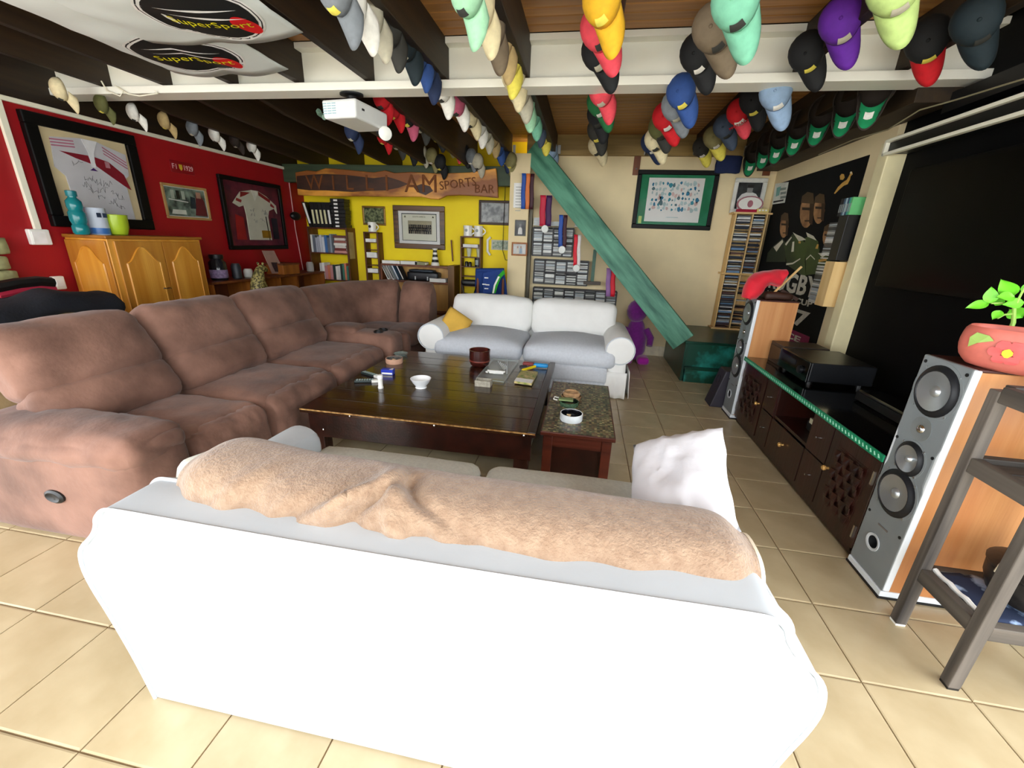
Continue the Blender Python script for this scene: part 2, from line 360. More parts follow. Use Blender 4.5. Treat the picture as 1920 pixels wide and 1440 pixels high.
# beige throw wrapped over the back cushions
THROW = mat('beige_fleece', '#947860', .95, col2='#A68B72', scale=30, bump=.6, bscale=110, sheen=.4)
FOLDS = [(.30, .30, .030, .016, .3, .8), (.27, .48, .028, .014, .35, .85), (.24, .62, .024, .014, .3, .75), (.33, .12, .026, .016, .25, .7), (.20, .35, .018, .018, .2, .7), (.46, -.22, .030, .018, .3, .85), (.50, -.32, .018, .014, .4, .9), (.56, -.6, .014, .02, .45, .9), (.12, .2, .016, .02, .3, .8), (.62, -.9, .010, .02, .4, .8), (.76, .5, .010, .03, .35, .7), (.70, -.1, .008, .03, .3, .9)]
def throw_pt(u, v):
    x = -1.29+1.84*u                                            # along the sofa
    a = math.radians(-70+ 320*v)                                # around the roll
    hy, hz = .17, .165; cz = .765+.03*math.exp(-((u-.06)/.1)**2)-.03*u; cy = 1.1
    ca, sa = math.cos(a), math.sin(a)
    q = V((x, cy-hy*(abs(sa)**.75)*(1 if sa > 0 else -1), cz+hz*(abs(ca)**.75)*(-1 if ca > 0 else 1)))
    e = math.exp(-(u/.035)**2)+math.exp(-((1-u)/.03)**2); q.y = cy+(q.y-cy)*(1-.35*e); q.z = cz+(q.z-cz)*(1-.3*e)
    n_ = noise.noise(V((x*3, q.y*3, q.z*3)))*.010+noise.noise(V((x*10, q.y*6, q.z*6)))*.003
    for u0_, k_, am, wd, va, vb in FOLDS:
        if va < v < vb:
            fade = math.sin(math.pi*(v-va)/(vb-va)); e_ = (u-u0_-k_*(v-.5))/wd
            n_ += am*fade*(math.exp(-e_*e_)-.7*math.exp(-(e_-1.7)**2))
    d = V((0, q.y-cy, q.z-cz)); d = d.normalized() if d.length > 1e-4 else V((0, 0, 1))
    q += d*n_; q.y = max(q.y, .925)
    return q
thr = tag(G().grid(throw_pt, 190, 64).obj('throw_blanket', THROW, smooth='all', solid=.012), 'beige fleece throw rolled over the back cushions of the white sofa', 'blanket')
G().tube([throw_pt(1, v/30)+V((.004, 0, 0)) for v in range(31)], .009, 6).obj('hem', mat('cream_hem', '#E8DCC4', .8), thr, smooth=True)
# white pillow on the right arm
g = G(); Mp = Matrix.Rotation(math.radians(-30), 3, 'Y') @ Matrix.Rotation(math.radians(12), 3, 'X') @ Matrix.Rotation(math.radians(-14), 3, 'Z')
def pil_pt(sg):
    def fn(u, v):
        a, b = u*2-1, v*2-1; th = .085*(max(0, 1-a**4)*max(0, 1-b**4))**.6
        p = V((a*.20*(1-.06*(1-b*b)), b*.27*(1-.05*(1-a*a)), sg*th)); p.z += .008*math.sin(8*a+6*b+3*a*b)*(1-a*a)*(1-b*b)
        p += noise.noise_vector(p*9)*.012; p.z += .012*(max(0, 1-abs(noise.noise(V((a*3+b*2, b*5-a, 1))))*3)**2)*(1-a*a)
        return V((.45, 1.57, .765))+Mp @ p
    return fn
for sg in (-1, 1): g.grid(pil_pt(sg), 18, 18)
tag(g.obj('pillow', mat('white_cotton', '#E4E4E9', .85, var=.02, bump=.15, bscale=30), smooth='all', weld=.002), 'crumpled white pillow propped on the right arm of the near sofa', 'pillow')

# ------------------------------------------------------------------ brown reclining corner sofa
SUEDE = mat('brown_suede', '#5C3E31', .85, col2='#936C5B', scale=3.2, bump=.25, bscale=40, sheen=.15, contrast=(.3, .7))
SEAMB = mat('dark_brown_seam', '#3A1C15', .9, var=.1)
bs = thing('corner_recliner', 'large brown suede reclining corner sofa with cup-holder console', 'sofa', (-2.8, 3.5, 0))
def sft(name, c, h, r, bul, n=9, amp=.008, fr=5, M=None, seed=0, m=SUEDE, sub=0, sag=None, rid=0, rfr=(9, 9, 9)):
    return G().soft(c, h, r, bul, n, amp, fr, M, seed, sag, rid, rfr).obj(name, m, bs, smooth='all', weld=.001, sub=sub)
# near arm
a1 = sft('arm', (-2.72, 1.62, .3), (.59, .17, .3), .08, (.03, .02, .02), 12, .006)
sft('arm_pad', (-2.70, 1.62, .565), (.57, .19, .095), .09, (.02, .03, .03), 24, .008, 6, seed=3, rid=.014, rfr=(16, 3, 6))
q = PY(105, 930, 1.43)
G().lathe([(.062, 0), (.062, .012), (.045, .02), (.03, .012), (.001, .012)], (q.x, 1.432, q.z), (0, -1, 0), 20, sx=1, sy=.62).obj('recliner_lever', BLACK, a1, smooth=True)
ys = [1.80, 2.44, 3.30, 4.24]
for i in range(3):
    ya, yb = ys[i], ys[i+1]; cy = (ya+yb)/2; hw = (yb-ya)/2
    sft('seat', (-2.62, cy, .42), (.42, hw-.004, .1), .085, (.0, .0, .035), 22, .008, 6, seed=i+1, rid=.012, rfr=(3, 14, 4))
    sft('footrest', (-2.235, cy, .27), (.1, hw-.006, .23), .09, (.035, 0, .02), 26, .008, 6, seed=i+5, rid=.016, rfr=(5, 18, 3))
    yb0 = [1.62, 2.44, 3.30][i]; cyb = (yb0+yb)/2; hb = (yb-yb0)/2
    Mb = Matrix.Rotation(math.radians(-27), 3, 'Y')
    ctr_ = V((-3.06, cyb, .80))
    bk = sft('backrest', ctr_+Mb @ V((0, 0, .10)), (.14, hb-.004, .235), .11, (.05, .0, .02), 20, .010, 5, Mb, i+9, rid=.01, rfr=(3, 4, 9))
    sft('lumbar_pad', ctr_+Mb @ V((.012, 0, -.20)), (.135, hb-.006, .165), .10, (.035, .0, .0), 18, .008, 6, Mb, i+19, rid=.01, rfr=(4, 4, 12))
sft('base', (-2.85, 3.0, .16), (.62, 1.35, .16), .04, (0, 0, 0), 8, 0)
# console with two cup holders
con = sft('console', (-2.5, 4.42, .34), (.42, .17, .27), .06, (.01, .0, .02), 9, .003)
for k in range(2):
    q = V((-2.28+.0, 4.36+k*.12, .628))
    G().lathe([(.052, 0), (.052, .02), (.04, .02), (.036, -.03), (.001, -.03)], q-V((0, 0, .008)), n=18).obj('cup_holder', BLACK, con, smooth=True)
sft('console_pad', (-2.72, 4.42, .62), (.2, .15, .05), .045, (0, 0, .02), 9, .004)
# corner wedge: curved back swept round the corner, seat wedge, last seat
def swept(prof, path, g):
    m = len(prof); rg = []
    for (c, nrm) in path: rg.append([V((c.x+nrm.x*d, c.y+nrm.y*d, z)) for d, z in prof])
    vs = [p+noise.noise_vector(p*4)*.012 for r in rg for p in r]
    fs = [(i*m+j, i*m+(j+1) % m, (i+1)*m+(j+1) % m, (i+1)*m+j) for i in range(len(rg)-1) for j in range(m)]+[list(range(m))[::-1], [(len(rg)-1)*m+j for j in range(m)]]
    g.add(vs, fs)
prof = [(.30, .45), (.27, .62), (.22, .8), (.14, .98), (.06, 1.075), (-.04, 1.08), (-.13, 1.0), (-.17, .8), (-.16, .4), (-.16, .05), (.28, .05)]
def bez(a, b, c, t): return a*(1-t)**2+b*2*t*(1-t)+c*t*t
A, B, C_ = V((-3.22, 4.26, 0)), V((-3.35, 5.75, 0)), V((-2.62, 5.78, 0))
for nm, pts in (('corner_back', [bez(A, B, C_, t/14) for t in range(15)]), ('backrest', [V((-2.60+.5*t/5, 5.78, 0)) for t in range(6)])):
    path = []
    for i, p in enumerate(pts):
        d = (pts[min(i+1, len(pts)-1)]-pts[max(i-1, 0)]).normalized(); path.append((p, V((d.y, -d.x, 0))))
    g = G(); swept(prof, path, g); g.obj(nm, SUEDE, bs, smooth=True, sub=1, ang=60)
sft('corner_seat', (-2.72, 5.05, .42), (.42, .46, .1), .08, (0, 0, .03), 9, .008)
sft('seat', (-2.33, 5.2, .42), (.24, .4, .1), .08, (0, 0, .03), 9, .008)
sft('footrest', (-2.33, 4.79, .3), (.24, .08, .24), .07, (0, .03, 0), 9, .008)
sft('corner_base', (-2.72, 5.2, .16), (.5, .58, .15), .04, (0, 0, 0), 8, 0)

# ------------------------------------------------------------------ far white sofa
SOFW = mat('white_cotton_cover', '#ECECE8', .85, var=.03, scale=4, bump=.15, bscale=25)
SEATG = mat('pale_grey_weave', '#CDD2D9', .9, var=.04, scale=40, bump=.2, bscale=90)
fs_ = thing('two_seat_sofa', 'white two-seat sofa with rolled arms and pale grey seats behind coffee table', 'sofa', (-.64, 5.2, 0))
def sf2(name, c, h, r, bul, n=10, amp=.005, fr=6, M=None, seed=0, m=SOFW): return G().soft(c, h, r, bul, n, amp, fr, M, seed).obj(name, m, fs_, smooth='all', weld=.001)
sf2('base', (-.64, 5.15, .22), (1.0, .5, .2), .04, (0, .01, 0))
sf2('back_frame', (-.64, 5.62, .42), (1.0, .12, .4), .08, (0, .0, .02))
for cx in (-1.18, -.1):
    cs = sf2('seat_cushion', (cx, 5.02, .44), (.535, .46, .11), .09, (0, .02, .085), 14, .008, 4, m=SEATG, seed=cx)
    Mb = Matrix.Rotation(math.radians(-14), 3, 'X')
    bc = sf2('back_cushion', (cx, 5.46, .74), (.54, .12, .225), .09, (0, .05, .03), 14, .010, 5, Mb, cx+4)
for sg, cx in ((-1, -1.74), (1, .46)):
    g = G(); g.lathe([(.001, -.012), (.11, -.01), (.15, .0), (.165, .03), (.165, .5), (.16, .98), (.12, 1.02), (.001, 1.02)], (cx, 4.6, .56), (0, 1, 0), 24, sx=1, sy=.98)
    ar = g.obj('arm', SOFW, fs_, smooth=True)
    sf2('arm_panel', (cx+(-.02 if sg > 0 else .02), 5.1, .22), (.115, .48, .22), .04, (.0, .012, 0))
    G().tube([V((cx+.158*math.cos(t*math.pi/12), 4.594, .56+.155*math.sin(t*math.pi/12))) for t in range(25)], .007, 6).obj('piping', PIPE, ar, smooth=True)
    # pleated skirt corner
    g = G(); g.grid(lambda u, v: V((cx+(-.02 if sg > 0 else .02)-.125+.25*u, 4.6-.02*(1-v)-.012*math.sin(u*14)*(1-v), .01+.30*v)), 22, 6); g.obj('skirt', SOFW, fs_, smooth='all', solid=.006)
    g = G(); xo = cx+sg*.13; g.grid(lambda u, v: V((xo+sg*(.02*(1-v)+.01*math.sin(u*22)*(1-v)), 4.6+u*1.0, .01+.32*v)), 36, 6); g.obj('skirt', SOFW, fs_, smooth='all', solid=.006)
# fringed front skirt
g = G(); g.grid(lambda u, v: V((-1.62+1.95*u, 4.58-.012*math.sin(u*260)*(1-v)-.01*(1-v), .02+.16*v)), 260, 3); g.obj('fringe', SEATG, fs_, smooth='all', solid=.004)
G().soft((-.64, 4.575, .27), (.98, .02, .09), .018, (0, .01, 0), 9).obj('front_panel', SEATG, fs_, smooth='all', weld=.001)
Mp = Matrix.Rotation(math.radians(38), 3, 'Z') @ Matrix.Rotation(math.radians(-24), 3, 'X') @ Matrix.Rotation(math.radians(38), 3, 'Y')
qc = PY(850, 608, 4.95)
g = G()
for sg in (-1, 1):
    g.grid(lambda u, v: qc+V((0.03, 0, .0))+Mp @ V(((u*2-1)*.17, sg*.06*(max(0, 1-(u*2-1)**4)*max(0, 1-(v*2-1)**4))**.6, (v*2-1)*.17)), 14, 14)
tag(g.obj('scatter_cushion', mat('mustard_cotton', '#E2B44B', .85, var=.05), smooth='all', weld=.002), 'small mustard yellow cushion leaning on the white sofa arm', 'cushion')
# ------------------------------------------------------------------ coffee table
TABW = wood('dark_stained_table_wood', '#190B06', '#3B2011', 'x', .22, coat=.35, s=6)
EDGE = mat('tan_table_edge', '#C49A5E', .4, var=.3, scale=40, col2='#7A5228')
tx0, tx1, ty0, ty1, tz = -1.985, -.23, 2.515, 4.30, .45
ct = thing('coffee_table', 'large square dark wood coffee table between the sofas', 'table', ((tx0+tx1)/2, (ty0+ty1)/2, 0))
nb = 8
for k in range(nb):
    a = ty0+(ty1-ty0)*k/nb; b = ty0+(ty1-ty0)*(k+1)/nb
    G().box(tx0, tx1-.06, a+.0012, b-.0012, tz-.035, tz).obj('top_board', TABW, ct, bevel=.003, seg=1)
G().box(tx1-.058, tx1, ty0, ty1, tz-.035, tz+.006).obj('end_board', WENGE, ct, bevel=.004)
G().box(tx0+.005, tx1-.005, ty0-.003, ty0+.002, tz-.012, tz-.002).obj('front_edge_strip', EDGE, ct)  # thin strip of mottled tan and brown along the front edge
G().box(tx0+.06, tx1-.03, ty0+.012, ty0+.045, tz-.22, tz-.035).obj('apron', WENGE, ct, bevel=.003)
G().box(tx0+.06, tx1-.06, ty1-.085, ty1-.05, tz-.19, tz-.035).obj('apron', WENGE, ct, bevel=.003)
for x in (tx0+.06, tx1-.095): G().box(x, x+.035, ty0+.05, ty1-.05, tz-.19, tz-.035).obj('apron', WENGE, ct, bevel=.003)
for x in (tx0+.05, tx1-.15):
    for y in (ty0+.04, ty1-.14): G().box(x, x+.1, y, y+.1, 0, tz-.035).obj('leg', wood('table_leg_wood', '#2A130B', '#43231A', 'z', .35), ct, bevel=.005)
for k in range(4):
    q = PZ(*((662, 776), (815, 797), (985, 808), (605, 806))[k], tz-.02 if k < 3 else .3)
    G().ball((q.x, ty0-.006, q.z), .008, .006, .008, 8, 6).obj('stud', CHROME, ct)
# things on the coffee table
def on(x, y, z=tz): return PZ(x, y, z)
q = on(787, 729); g = G().lathe([(.042, 0), (.045, .018), (.07, .05), (.088, .085), (.084, .087), (.066, .052), (.04, .024), (.001, .02)], (q.x, q.y+.03, tz), n=28)
bw = tag(g.obj('bowl', mat('white_porcelain', '#F1F3F4', .2, var=.01), smooth=True), 'small white footed porcelain bowl on the coffee table', 'bowl')
G().lathe([(.046, .0), (.049, .004), (.046, .01)], (q.x, q.y+.03, tz), n=28).obj('foot_rim', mat('white_porcelain', ''), bw, smooth=True)
q = on(897, 688); CUPW = wood('polished_dark_red_wood', '#35110E', '#5B231A', 'z', .25, coat=.4)
cup = tag(G().lathe([(.07, 0), (.095, .02), (.105, .06), (.106, .15), (.108, .17), (.1, .17), (.096, .06), (.06, .03), (.001, .03)], (q.x, q.y+.05, tz), n=28).obj('turned_cup', CUPW, smooth=True), 'dark red turned wooden pot at the back of the coffee table', 'pot')
G().lathe([(.1075, .055), (.1095, .062), (.1075, .069)], (q.x, q.y+.05, tz), n=28).obj('band', mat('copper_band', '#6F2C1E', .3, var=.1), cup, smooth=True)
ASHM = mat('grey_ash', '#55534F', .9, var=.4, scale=60)
def dish(name, q, R, h, m, mi, label, cat, contents=True):
    d = tag(G().lathe([(R*.94, 0), (R, .008), (R, h), (R*.93, h+.002), (R*.9, .012), (.001, .012)], q, n=28).obj(name, m, smooth=True), label, cat)
    G().lathe([(R*.925, h*.99), (R*.895, h*.9), (R*.885, .014), (.001, .014)], q, n=28, caps=False).obj('inside', mi, d, smooth=True)
    if contents:
        for k in range(4):
            a = k*1.7; c = V(q)+V((R*.45*math.cos(a), R*.45*math.sin(a), .022))
            G().tube([c, c+V((.03*math.cos(a*2), .03*math.sin(a*2), .004))], .006, 6).obj('cigarette_end', mat('filter_paper', '#E3C79B', .8), d)
    return d
q = on(733, 684); dish('ashtray', (q.x, q.y+.08, tz), .085, .05, mat('pink_clay', '#D6A78C', .6), ASHM, 'round pale clay ashtray with cigarette ends beside brown sofa', 'ashtray')
q = on(748, 669); tag(G().lathe([(.06, 0), (.075, .03), (.07, .03), (.05, .008), (.001, .008)], (q.x, q.y+.05, tz), n=24).obj('glass_dish', mat('smoked_glass', '#8FA099', .08, alpha=.45, var=0), smooth=True), 'shallow clear glass dish at the far edge of coffee table', 'dish')
# blue carton
q = on(725, 703); Mz = Matrix.Translation((q.x, q.y+.03, tz)) @ Matrix.Rotation(.1, 4, 'Z')
bx = tag(G().box(-.055, .055, -.03, .03, 0, .05).obj('carton', mat('blue_card', '#2038B8', .4, var=.05)), 'small blue and white carton on the coffee table', 'box'); bx.matrix_world = Mz
o = G().box(-.05, .05, -.0315, -.03, .006, .022).obj('print_band', PAPER, bx); o = G().prism([(.02, -.02, .0505), (.05, -.02, .0505), (.05, .02, .0505), (.035, .02, .0505)], (0, 0, .001)).obj('print_band', PAPER, bx)
# white cylinder bottle and two papers / remotes
q = on(714, 728); cy = tag(G().lathe([(.021, 0), (.023, .004), (.023, .012), (.019, .02), (.02, .085), (.022, .088), (.022, .115), (.018, .12), (.001, .12)], (q.x, q.y, tz), n=20).obj('pill_bottle', WHITEP, smooth=True), 'small white upright cylinder standing on the coffee table', 'bottle')
G().lathe([(.0225, .088), (.0232, .092), (.0232, .112), (.0225, .116)], (q.x, q.y, tz), n=20).obj('cap', mat('white_cap', '#FFFFFF', .35, var=0), cy, smooth=True)
REM = mat('dark_remote', '#23302F', .4, var=.2); REMB = mat('grey_buttons', '#9FB4B0', .5)
def remote(p0, p1, w_, label, wend):
    a, b = on(*p0), on(*p1); d = (b-a).normalized(); s_ = V((-d.y, d.x, 0)); L_ = (b-a).length
    r_ = tag(G().beam(a+V((0, 0, .012)), b+V((0, 0, .012)), w_, .022).obj('remote_control', REM, bevel=.006), label, 'remote')
    for i in range(7):
        for j in (-1, 0, 1):
            c = a+d*(L_*(.12+.11*i))+s_*(j*w_*.28)+V((0, 0, .024)); G().box(c.x-.006, c.x+.006, c.y-.004, c.y+.004, c.z-.002, c.z+.002).obj('button', REMB, r_)
    if wend: G().beam(b-d*.05+V((0, 0, .012)), b+d*.012+V((0, 0, .012)), w_*1.02, .0235).obj('white_end', WHITEP, r_, bevel=.005)
remote((665, 717), (708, 716), .05, 'black remote control with white end, straight across coffee table', True)
remote((680, 700), (711, 709), .045, 'slim dark remote control angled towards the blue carton', True)
# stone box, glass tray of tools, plastic sleeve with book
q = on(905, 725); sb = thing('stone_box', 'small open grey stone box on the coffee table', 'box', (q.x, q.y, tz))
STO = mat('grey_soapstone', '#A29C8C', .7, var=.2, scale=40); cx, cy_ = q.x, q.y+.035
for (a, b, c, d) in ((-.07, .07, -.045, -.035), (-.07, .07, .035, .045), (-.07, -.06, -.035, .035), (.06, .07, -.035, .035)):
    G().box(cx+a, cx+b, cy_+c, cy_+d, tz, tz+.055).obj('side', STO, sb, bevel=.002)
G().box(cx-.06, cx+.06, cy_-.035, cy_+.035, tz, tz+.028).obj('bottom', mat('dark_ash', '#4A4640', .9, var=.3), sb)
pa, pb, pc, pd = on(893, 712), on(1012, 728), on(1033, 684), on(925, 675)
def lerp2(u, v): return (pa*(1-u)+pb*u)*(1-v)+(pd*(1-u)+pc*u)*v
gt = thing('glass_tray', 'clear glass tray holding metal picks and a bundle of white sticks', 'tray', tuple(lerp2(.25, .5)))
TG = mat('tray_glass', '#DCEBE6', .06, alpha=.12, var=0)
uu = .44
G().prism([lerp2(0, 0)+V((0, 0, .002)), lerp2(uu, 0)+V((0, 0, .002)), lerp2(uu, 1)+V((0, 0, .002)), lerp2(0, 1)+V((0, 0, .002))], (0, 0, .006)).obj('base', TG, gt)
for a, b in (((0, 0), (0, 1)), ((0, 1), (uu, 1)), ((uu, 1), (uu, 0)), ((uu, 0), (0, 0))):
    G().tube([lerp2(*a)+V((0, 0, .014)), lerp2(*b)+V((0, 0, .012))], .005, 6).obj('rim', mat('tray_rim_glass', '#C9D6D2', .12, alpha=.4, var=0), gt)
for k in range(4):
    a = lerp2(.12+.05*k, .85-.04*k); b = lerp2(.33+.02*k, .42); G().tube([a+V((0, 0, .02)), b+V((0, 0, .03+.004*k))], .004, 6).obj('metal_pick', CHROME, gt)
a = lerp2(.40, .35); G().tube([a+V((0, 0, .01)), a+V((0, 0, .16))], .0045, 6).obj('metal_pick', STEEL, gt)
for k in range(10):
    a = lerp2(.10+.028*(k % 5), .30)+V((0, 0, .018+.016*(k//5))); G().beam(a, a+V((.10 if k % 2 else -.02, .004, .002)), .02, .012).obj('white_stick', PAPER, gt)
# clear sleeve with booklet, blue and yellow lighters
sl = thing('plastic_sleeve', 'clear plastic sleeve with a small booklet and lighters inside', 'sleeve', tuple(lerp2(.7, .4)))
G().grid(lambda u, v: lerp2(.40+.58*u, -.02+.93*v)+V((0, 0, .006+.004*noise.noise(V((u*5, v*5, 0)))+.008)), 16, 16).obj('film', mat('clear_film', '#CFE0DA', .1, alpha=.1, var=0), sl, smooth='all')
bk = lerp2(.62, .16)
def quad(pts, z0, z1): return [lerp2(*p)+V((0, 0, z0)) for p in pts], (0, 0, z1-z0)
BKC = mat('green_booklet_cover', '#7C8A3B', .5, col2='#C9B27A', scale=25, contrast=(.4, .6))
bo = G().prism(*quad(((.60, .02), (.87, .02), (.87, .5), (.60, .5)), .01, .03)).obj('booklet', BKC, sl)
G().prism(*quad(((.60, .02), (.87, .02), (.87, .16), (.60, .16)), .0302, .031)).obj('cover_band', PAPER, bo)
G().tube([lerp2(.62, .50)+V((0, 0, .03)), lerp2(.78, .72)+V((0, 0, .03))], .014, 8).obj('yellow_lighter', mat('yellow_plastic', '#F2D51B', .35), sl, smooth=True)
G().soft(lerp2(.86, .8)+V((0, 0, .03)), (.075, .03, .02), .018, n=6).obj('blue_pouch', mat('sky_blue_plastic', '#1F8FD0', .4), sl, smooth='all', weld=.001)
G().soft(lerp2(.65, .83)+V((0, 0, .028)), (.06, .03, .018), .015, n=6).obj('red_pouch', mat('dull_red_plastic', '#8E3A38', .5), sl, smooth='all', weld=.001)
G().soft(lerp2(.60, .66)+V((0, 0, .026)), (.04, .03, .016), .015, n=6).obj('dark_pouch', mat('dark_plastic', '#2A2730', .5), sl, smooth='all', weld=.001)

# ------------------------------------------------------------------ mosaic side table
sx0, sx1, sy0, sy1, sz = -.205, .302, 2.575, 3.69, .445
st = thing('mosaic_side_table', 'narrow red-brown side table with a patchwork mosaic top', 'table', ((sx0+sx1)/2, (sy0+sy1)/2, 0))
RB = wood('red_brown_table_wood', '#3A1409', '#5E2614', 'x', .4)
G().box(sx0, sx1, sy0, sy1, sz-.03, sz).obj('top', RB, st, bevel=.004)
cols = ['#4C4632', '#6B6242', '#837A58', '#3A3426', '#5A4A34', '#7A6A4A', '#93875F', '#2F2A20', '#6A4A3A', '#566047']
mm = [mat('mosaic_%d' % i, c, .35, var=.25, scale=60, coat=.2) for i, c in enumerate(cols)]
g = [G() for _ in cols]; nx, ny = 26, 56
for i in range(nx):
    for j in range(ny):
        k = random.randrange(len(cols)); dx = (sx1-sx0-.02)/nx; dy = (sy1-sy0-.02)/ny; x = sx0+.01+dx*i; y = sy0+.01+dy*j; h_ = random.random()*.0018
        w2 = dx*(1 if random.random() < .6 else .98)
        g[k].box(x+.0008, x+w2-.0008, y+.0008, y+dy-.0008, sz, sz+.0015+h_)
for k, gg in enumerate(g): gg.obj('mosaic_chips', mm[k], st, kind='stuff')
G().box(sx0+.03, sx1-.03, sy0+.03, sy0+.05, sz-.12, sz-.03).obj('apron', RB, st); G().box(sx0+.03, sx1-.03, sy1-.05, sy1-.03, sz-.12, sz-.03).obj('apron', RB, st)
for x in (sx0+.03, sx1-.05): G().box(x, x+.02, sy0+.03, sy1-.03, sz-.12, sz-.03).obj('apron', RB, st)
for x in (sx0+.02, sx1-.085):
    for y in (sy0+.02, sy1-.085): G().box(x, x+.065, y, y+.065, 0, sz-.03).obj('leg', RB, st, bevel=.004)
for y in (sy0+.045, sy1-.055): G().box(sx0+.06, sx1-.06, y, y+.012, .02, sz-.1).obj('inset_panel', WENGE, st)
for x in (sx0+.045, sx1-.055): G().box(x, x+.01, sy0+.06, sy1-.06, .02, sz-.1).obj('inset_panel', WENGE, st)
q = on(1070, 793, sz); dish('ashtray', (q.x, q.y+.05, sz+.003), .082, .055, mat('white_enamel', '#E6ECEF', .3), mat('black_glaze', '#0A0C12', .15), 'round white ashtray with glossy black inside on mosaic table', 'ashtray')
q = on(1066, 766, sz); dish('green_glass_bowl', (q.x, q.y+.07, sz+.003), .078, .035, mat('green_bottle_glass', '#4E6B52', .08, alpha=.7, var=0), mat('dark_green_glass', '#16261C', .1), 'dark green glass ashtray holding a matchbook on mosaic table', 'ashtray', False)
mb = thing('matchbook', 'small olive green matchbook lying across the glass ashtray', 'matchbook', (q.x-.03, q.y+.08, sz+.05))
G().box(q.x-.085, q.x+.03, q.y+.05, q.y+.1, sz+.04, sz+.052).obj('cover', mat('olive_card', '#7C8F5C', .6), mb)
G().tube([V((q.x-.085, q.y+.1, sz+.045)), V((q.x-.12, q.y+.09, sz+.055)), V((q.x-.125, q.y+.06, sz+.045)), V((q.x-.095, q.y+.045, sz+.045))], .004, 6).obj('loop', PAPER, mb)
q = on(1070, 752, sz); sw = dish('stone_ashtray', (q.x, q.y+.05, sz+.003), .085, .03, mat('brown_agate', '#8A6A4C', .2, var=.3, scale=20, coat=.5), mat('brown_agate_in', '#6A4A32', .2, var=.4, scale=20), 'polished brown agate ashtray at the far end of mosaic table', 'ashtray', False)
G().lathe([(.07, .03), (.075, .05), (.06, .062), (.05, .05), (.001, .045)], (q.x, q.y+.05, sz+.003), n=20).obj('upper_bowl', mat('tan_agate', '#B08C66', .2, var=.3, scale=20, coat=.5), sw, smooth=True)

# ------------------------------------------------------------------ media cabinet along the right wall
cx0, cx1, cy0, cy1, cz = 1.645, 2.34, 2.25, 4.29, .645
cab = thing('media_cabinet', 'long dark wood media cabinet with woven lattice doors and green-edged top', 'cabinet', (2.0, 3.27, 0))
CABW = wood('dark_red_cabinet_wood', '#1B0B08', '#37160F', 'z', .3, coat=.25, s=5)
GRN = mat('green_beaded_tape', '#0B8A5E', .4, var=.08); TICK = mat('pale_green_beads', '#A9E3C8', .4)
yA, yB, yC, yD = 3.75, 3.51, 2.96, 2.70    # far door | small drawers | open bay | small drawers | near door
def cb(name, *a, m=CABW, p=None, bevel=.003): return G().box(*a).obj(name, m, p or cab, bevel=bevel, seg=1)
cb('side', cx0+.01, cx1, cy0, cy0+.03, .04, cz); cb('side', cx0+.01, cx1, cy1-.03, cy1, .04, cz)
cb('back_panel', cx1-.02, cx1, cy0, cy1, .04, cz); cb('bottom', cx0+.01, cx1, cy0, cy1, .04, .08)
cb('plinth', cx0+.03, cx1, cy0+.02, cy1-.02, 0, .04)
for y in (yA, yB, yC, yD): cb('divider', cx0+.012, cx1, y-.012, y+.012, .08, cz)
cb('bay_floor', cx0+.012, cx1, yC, yB, .36, .385)
top = cb('top', cx0-.012, cx1+.02, cy0-.01, cy1+.01, cz, cz+.03, m=mat('black_glass_top', '#0B0908', .12, var=.1, coat=.5))
G().box(cx0-.018, cx0-.010, cy0-.01, cy1+.01, cz-.006, cz+.034).obj('green_edge', GRN, cab)
g = G(); nt = 60
for k in range(nt):
    y = cy0+.01+(cy1-cy0-.02)*k/nt; g.prism([(cx0-.0195, y, cz+.006), (cx0-.0195, y+.012, cz+.003), (cx0-.0195, y+.02, cz+.022), (cx0-.0195, y+.014, cz+.024)], (.002, 0, 0))
g.obj('bead_marks', TICK, cab, kind='stuff')
KNOB = mat('brass_knob', '#E3B36A', .25, metal=.6, var=.05)
def knob(y, z, p): G().lathe([(.009, 0), (.008, .012), (.017, .02), (.018, .03), (.012, .038), (.001, .04)], (cx0, y, z), (-1, 0, 0), 14).obj('knob', KNOB, p, smooth=True)
def hinge(y, z, p): G().box(cx0-.006, cx0+.002, y-.006, y+.006, z-.04, z+.04).obj('hinge', CHROME, p)
def door(ya, yb, knoby, hy):
    d = cb('door', cx0, cx0+.02, ya, yb, .07, cz-.015)
    fr = .09; zc0, zc1 = .16, cz-.11
    G().box(cx0-.002, cx0+.001, ya+fr-.012, yb-fr+.012, zc0-.012, zc1+.012).obj('lattice_backing', CABW, d)
    n_ = 6
    for k in range(n_):
        z = zc0+(zc1-zc0)*(k+.5)/n_; y = ya+fr+(yb-ya-2*fr)*(k+.5)/n_; hw = (yb-ya-2*fr)/n_*.33; hz = (zc1-zc0)/n_*.33
        g = G(); N_ = 24
        vs = []
        for i in range(N_+1):
            t = i/N_; ph = math.cos(t*n_*math.pi+(0 if k % 2 else math.pi)); d_ = -.008-.006*ph; yy = ya+fr+(yb-ya-2*fr)*t
            vs += [(cx0+d_, yy, z-hz), (cx0+d_, yy, z+hz)]
        g.add(vs, [(2*i, 2*i+1, 2*i+3, 2*i+2) for i in range(N_)]); g.obj('lattice_slat', CABW, d, solid=.005)
        g = G(); vs = []
        for i in range(N_+1):
            t = i/N_; ph = math.cos(t*n_*math.pi+(math.pi if k % 2 else 0)); d_ = -.008-.006*ph; zz = zc0+(zc1-zc0)*t
            vs += [(cx0+d_, y-hw, zz), (cx0+d_, y+hw, zz)]
        g.add(vs, [(2*i, 2*i+1, 2*i+3, 2*i+2) for i in range(N_)]); g.obj('lattice_slat', CABW, d, solid=.005)
    knob(knoby, .37, d)
    for z in (.17, .52): hinge(hy, z, d)
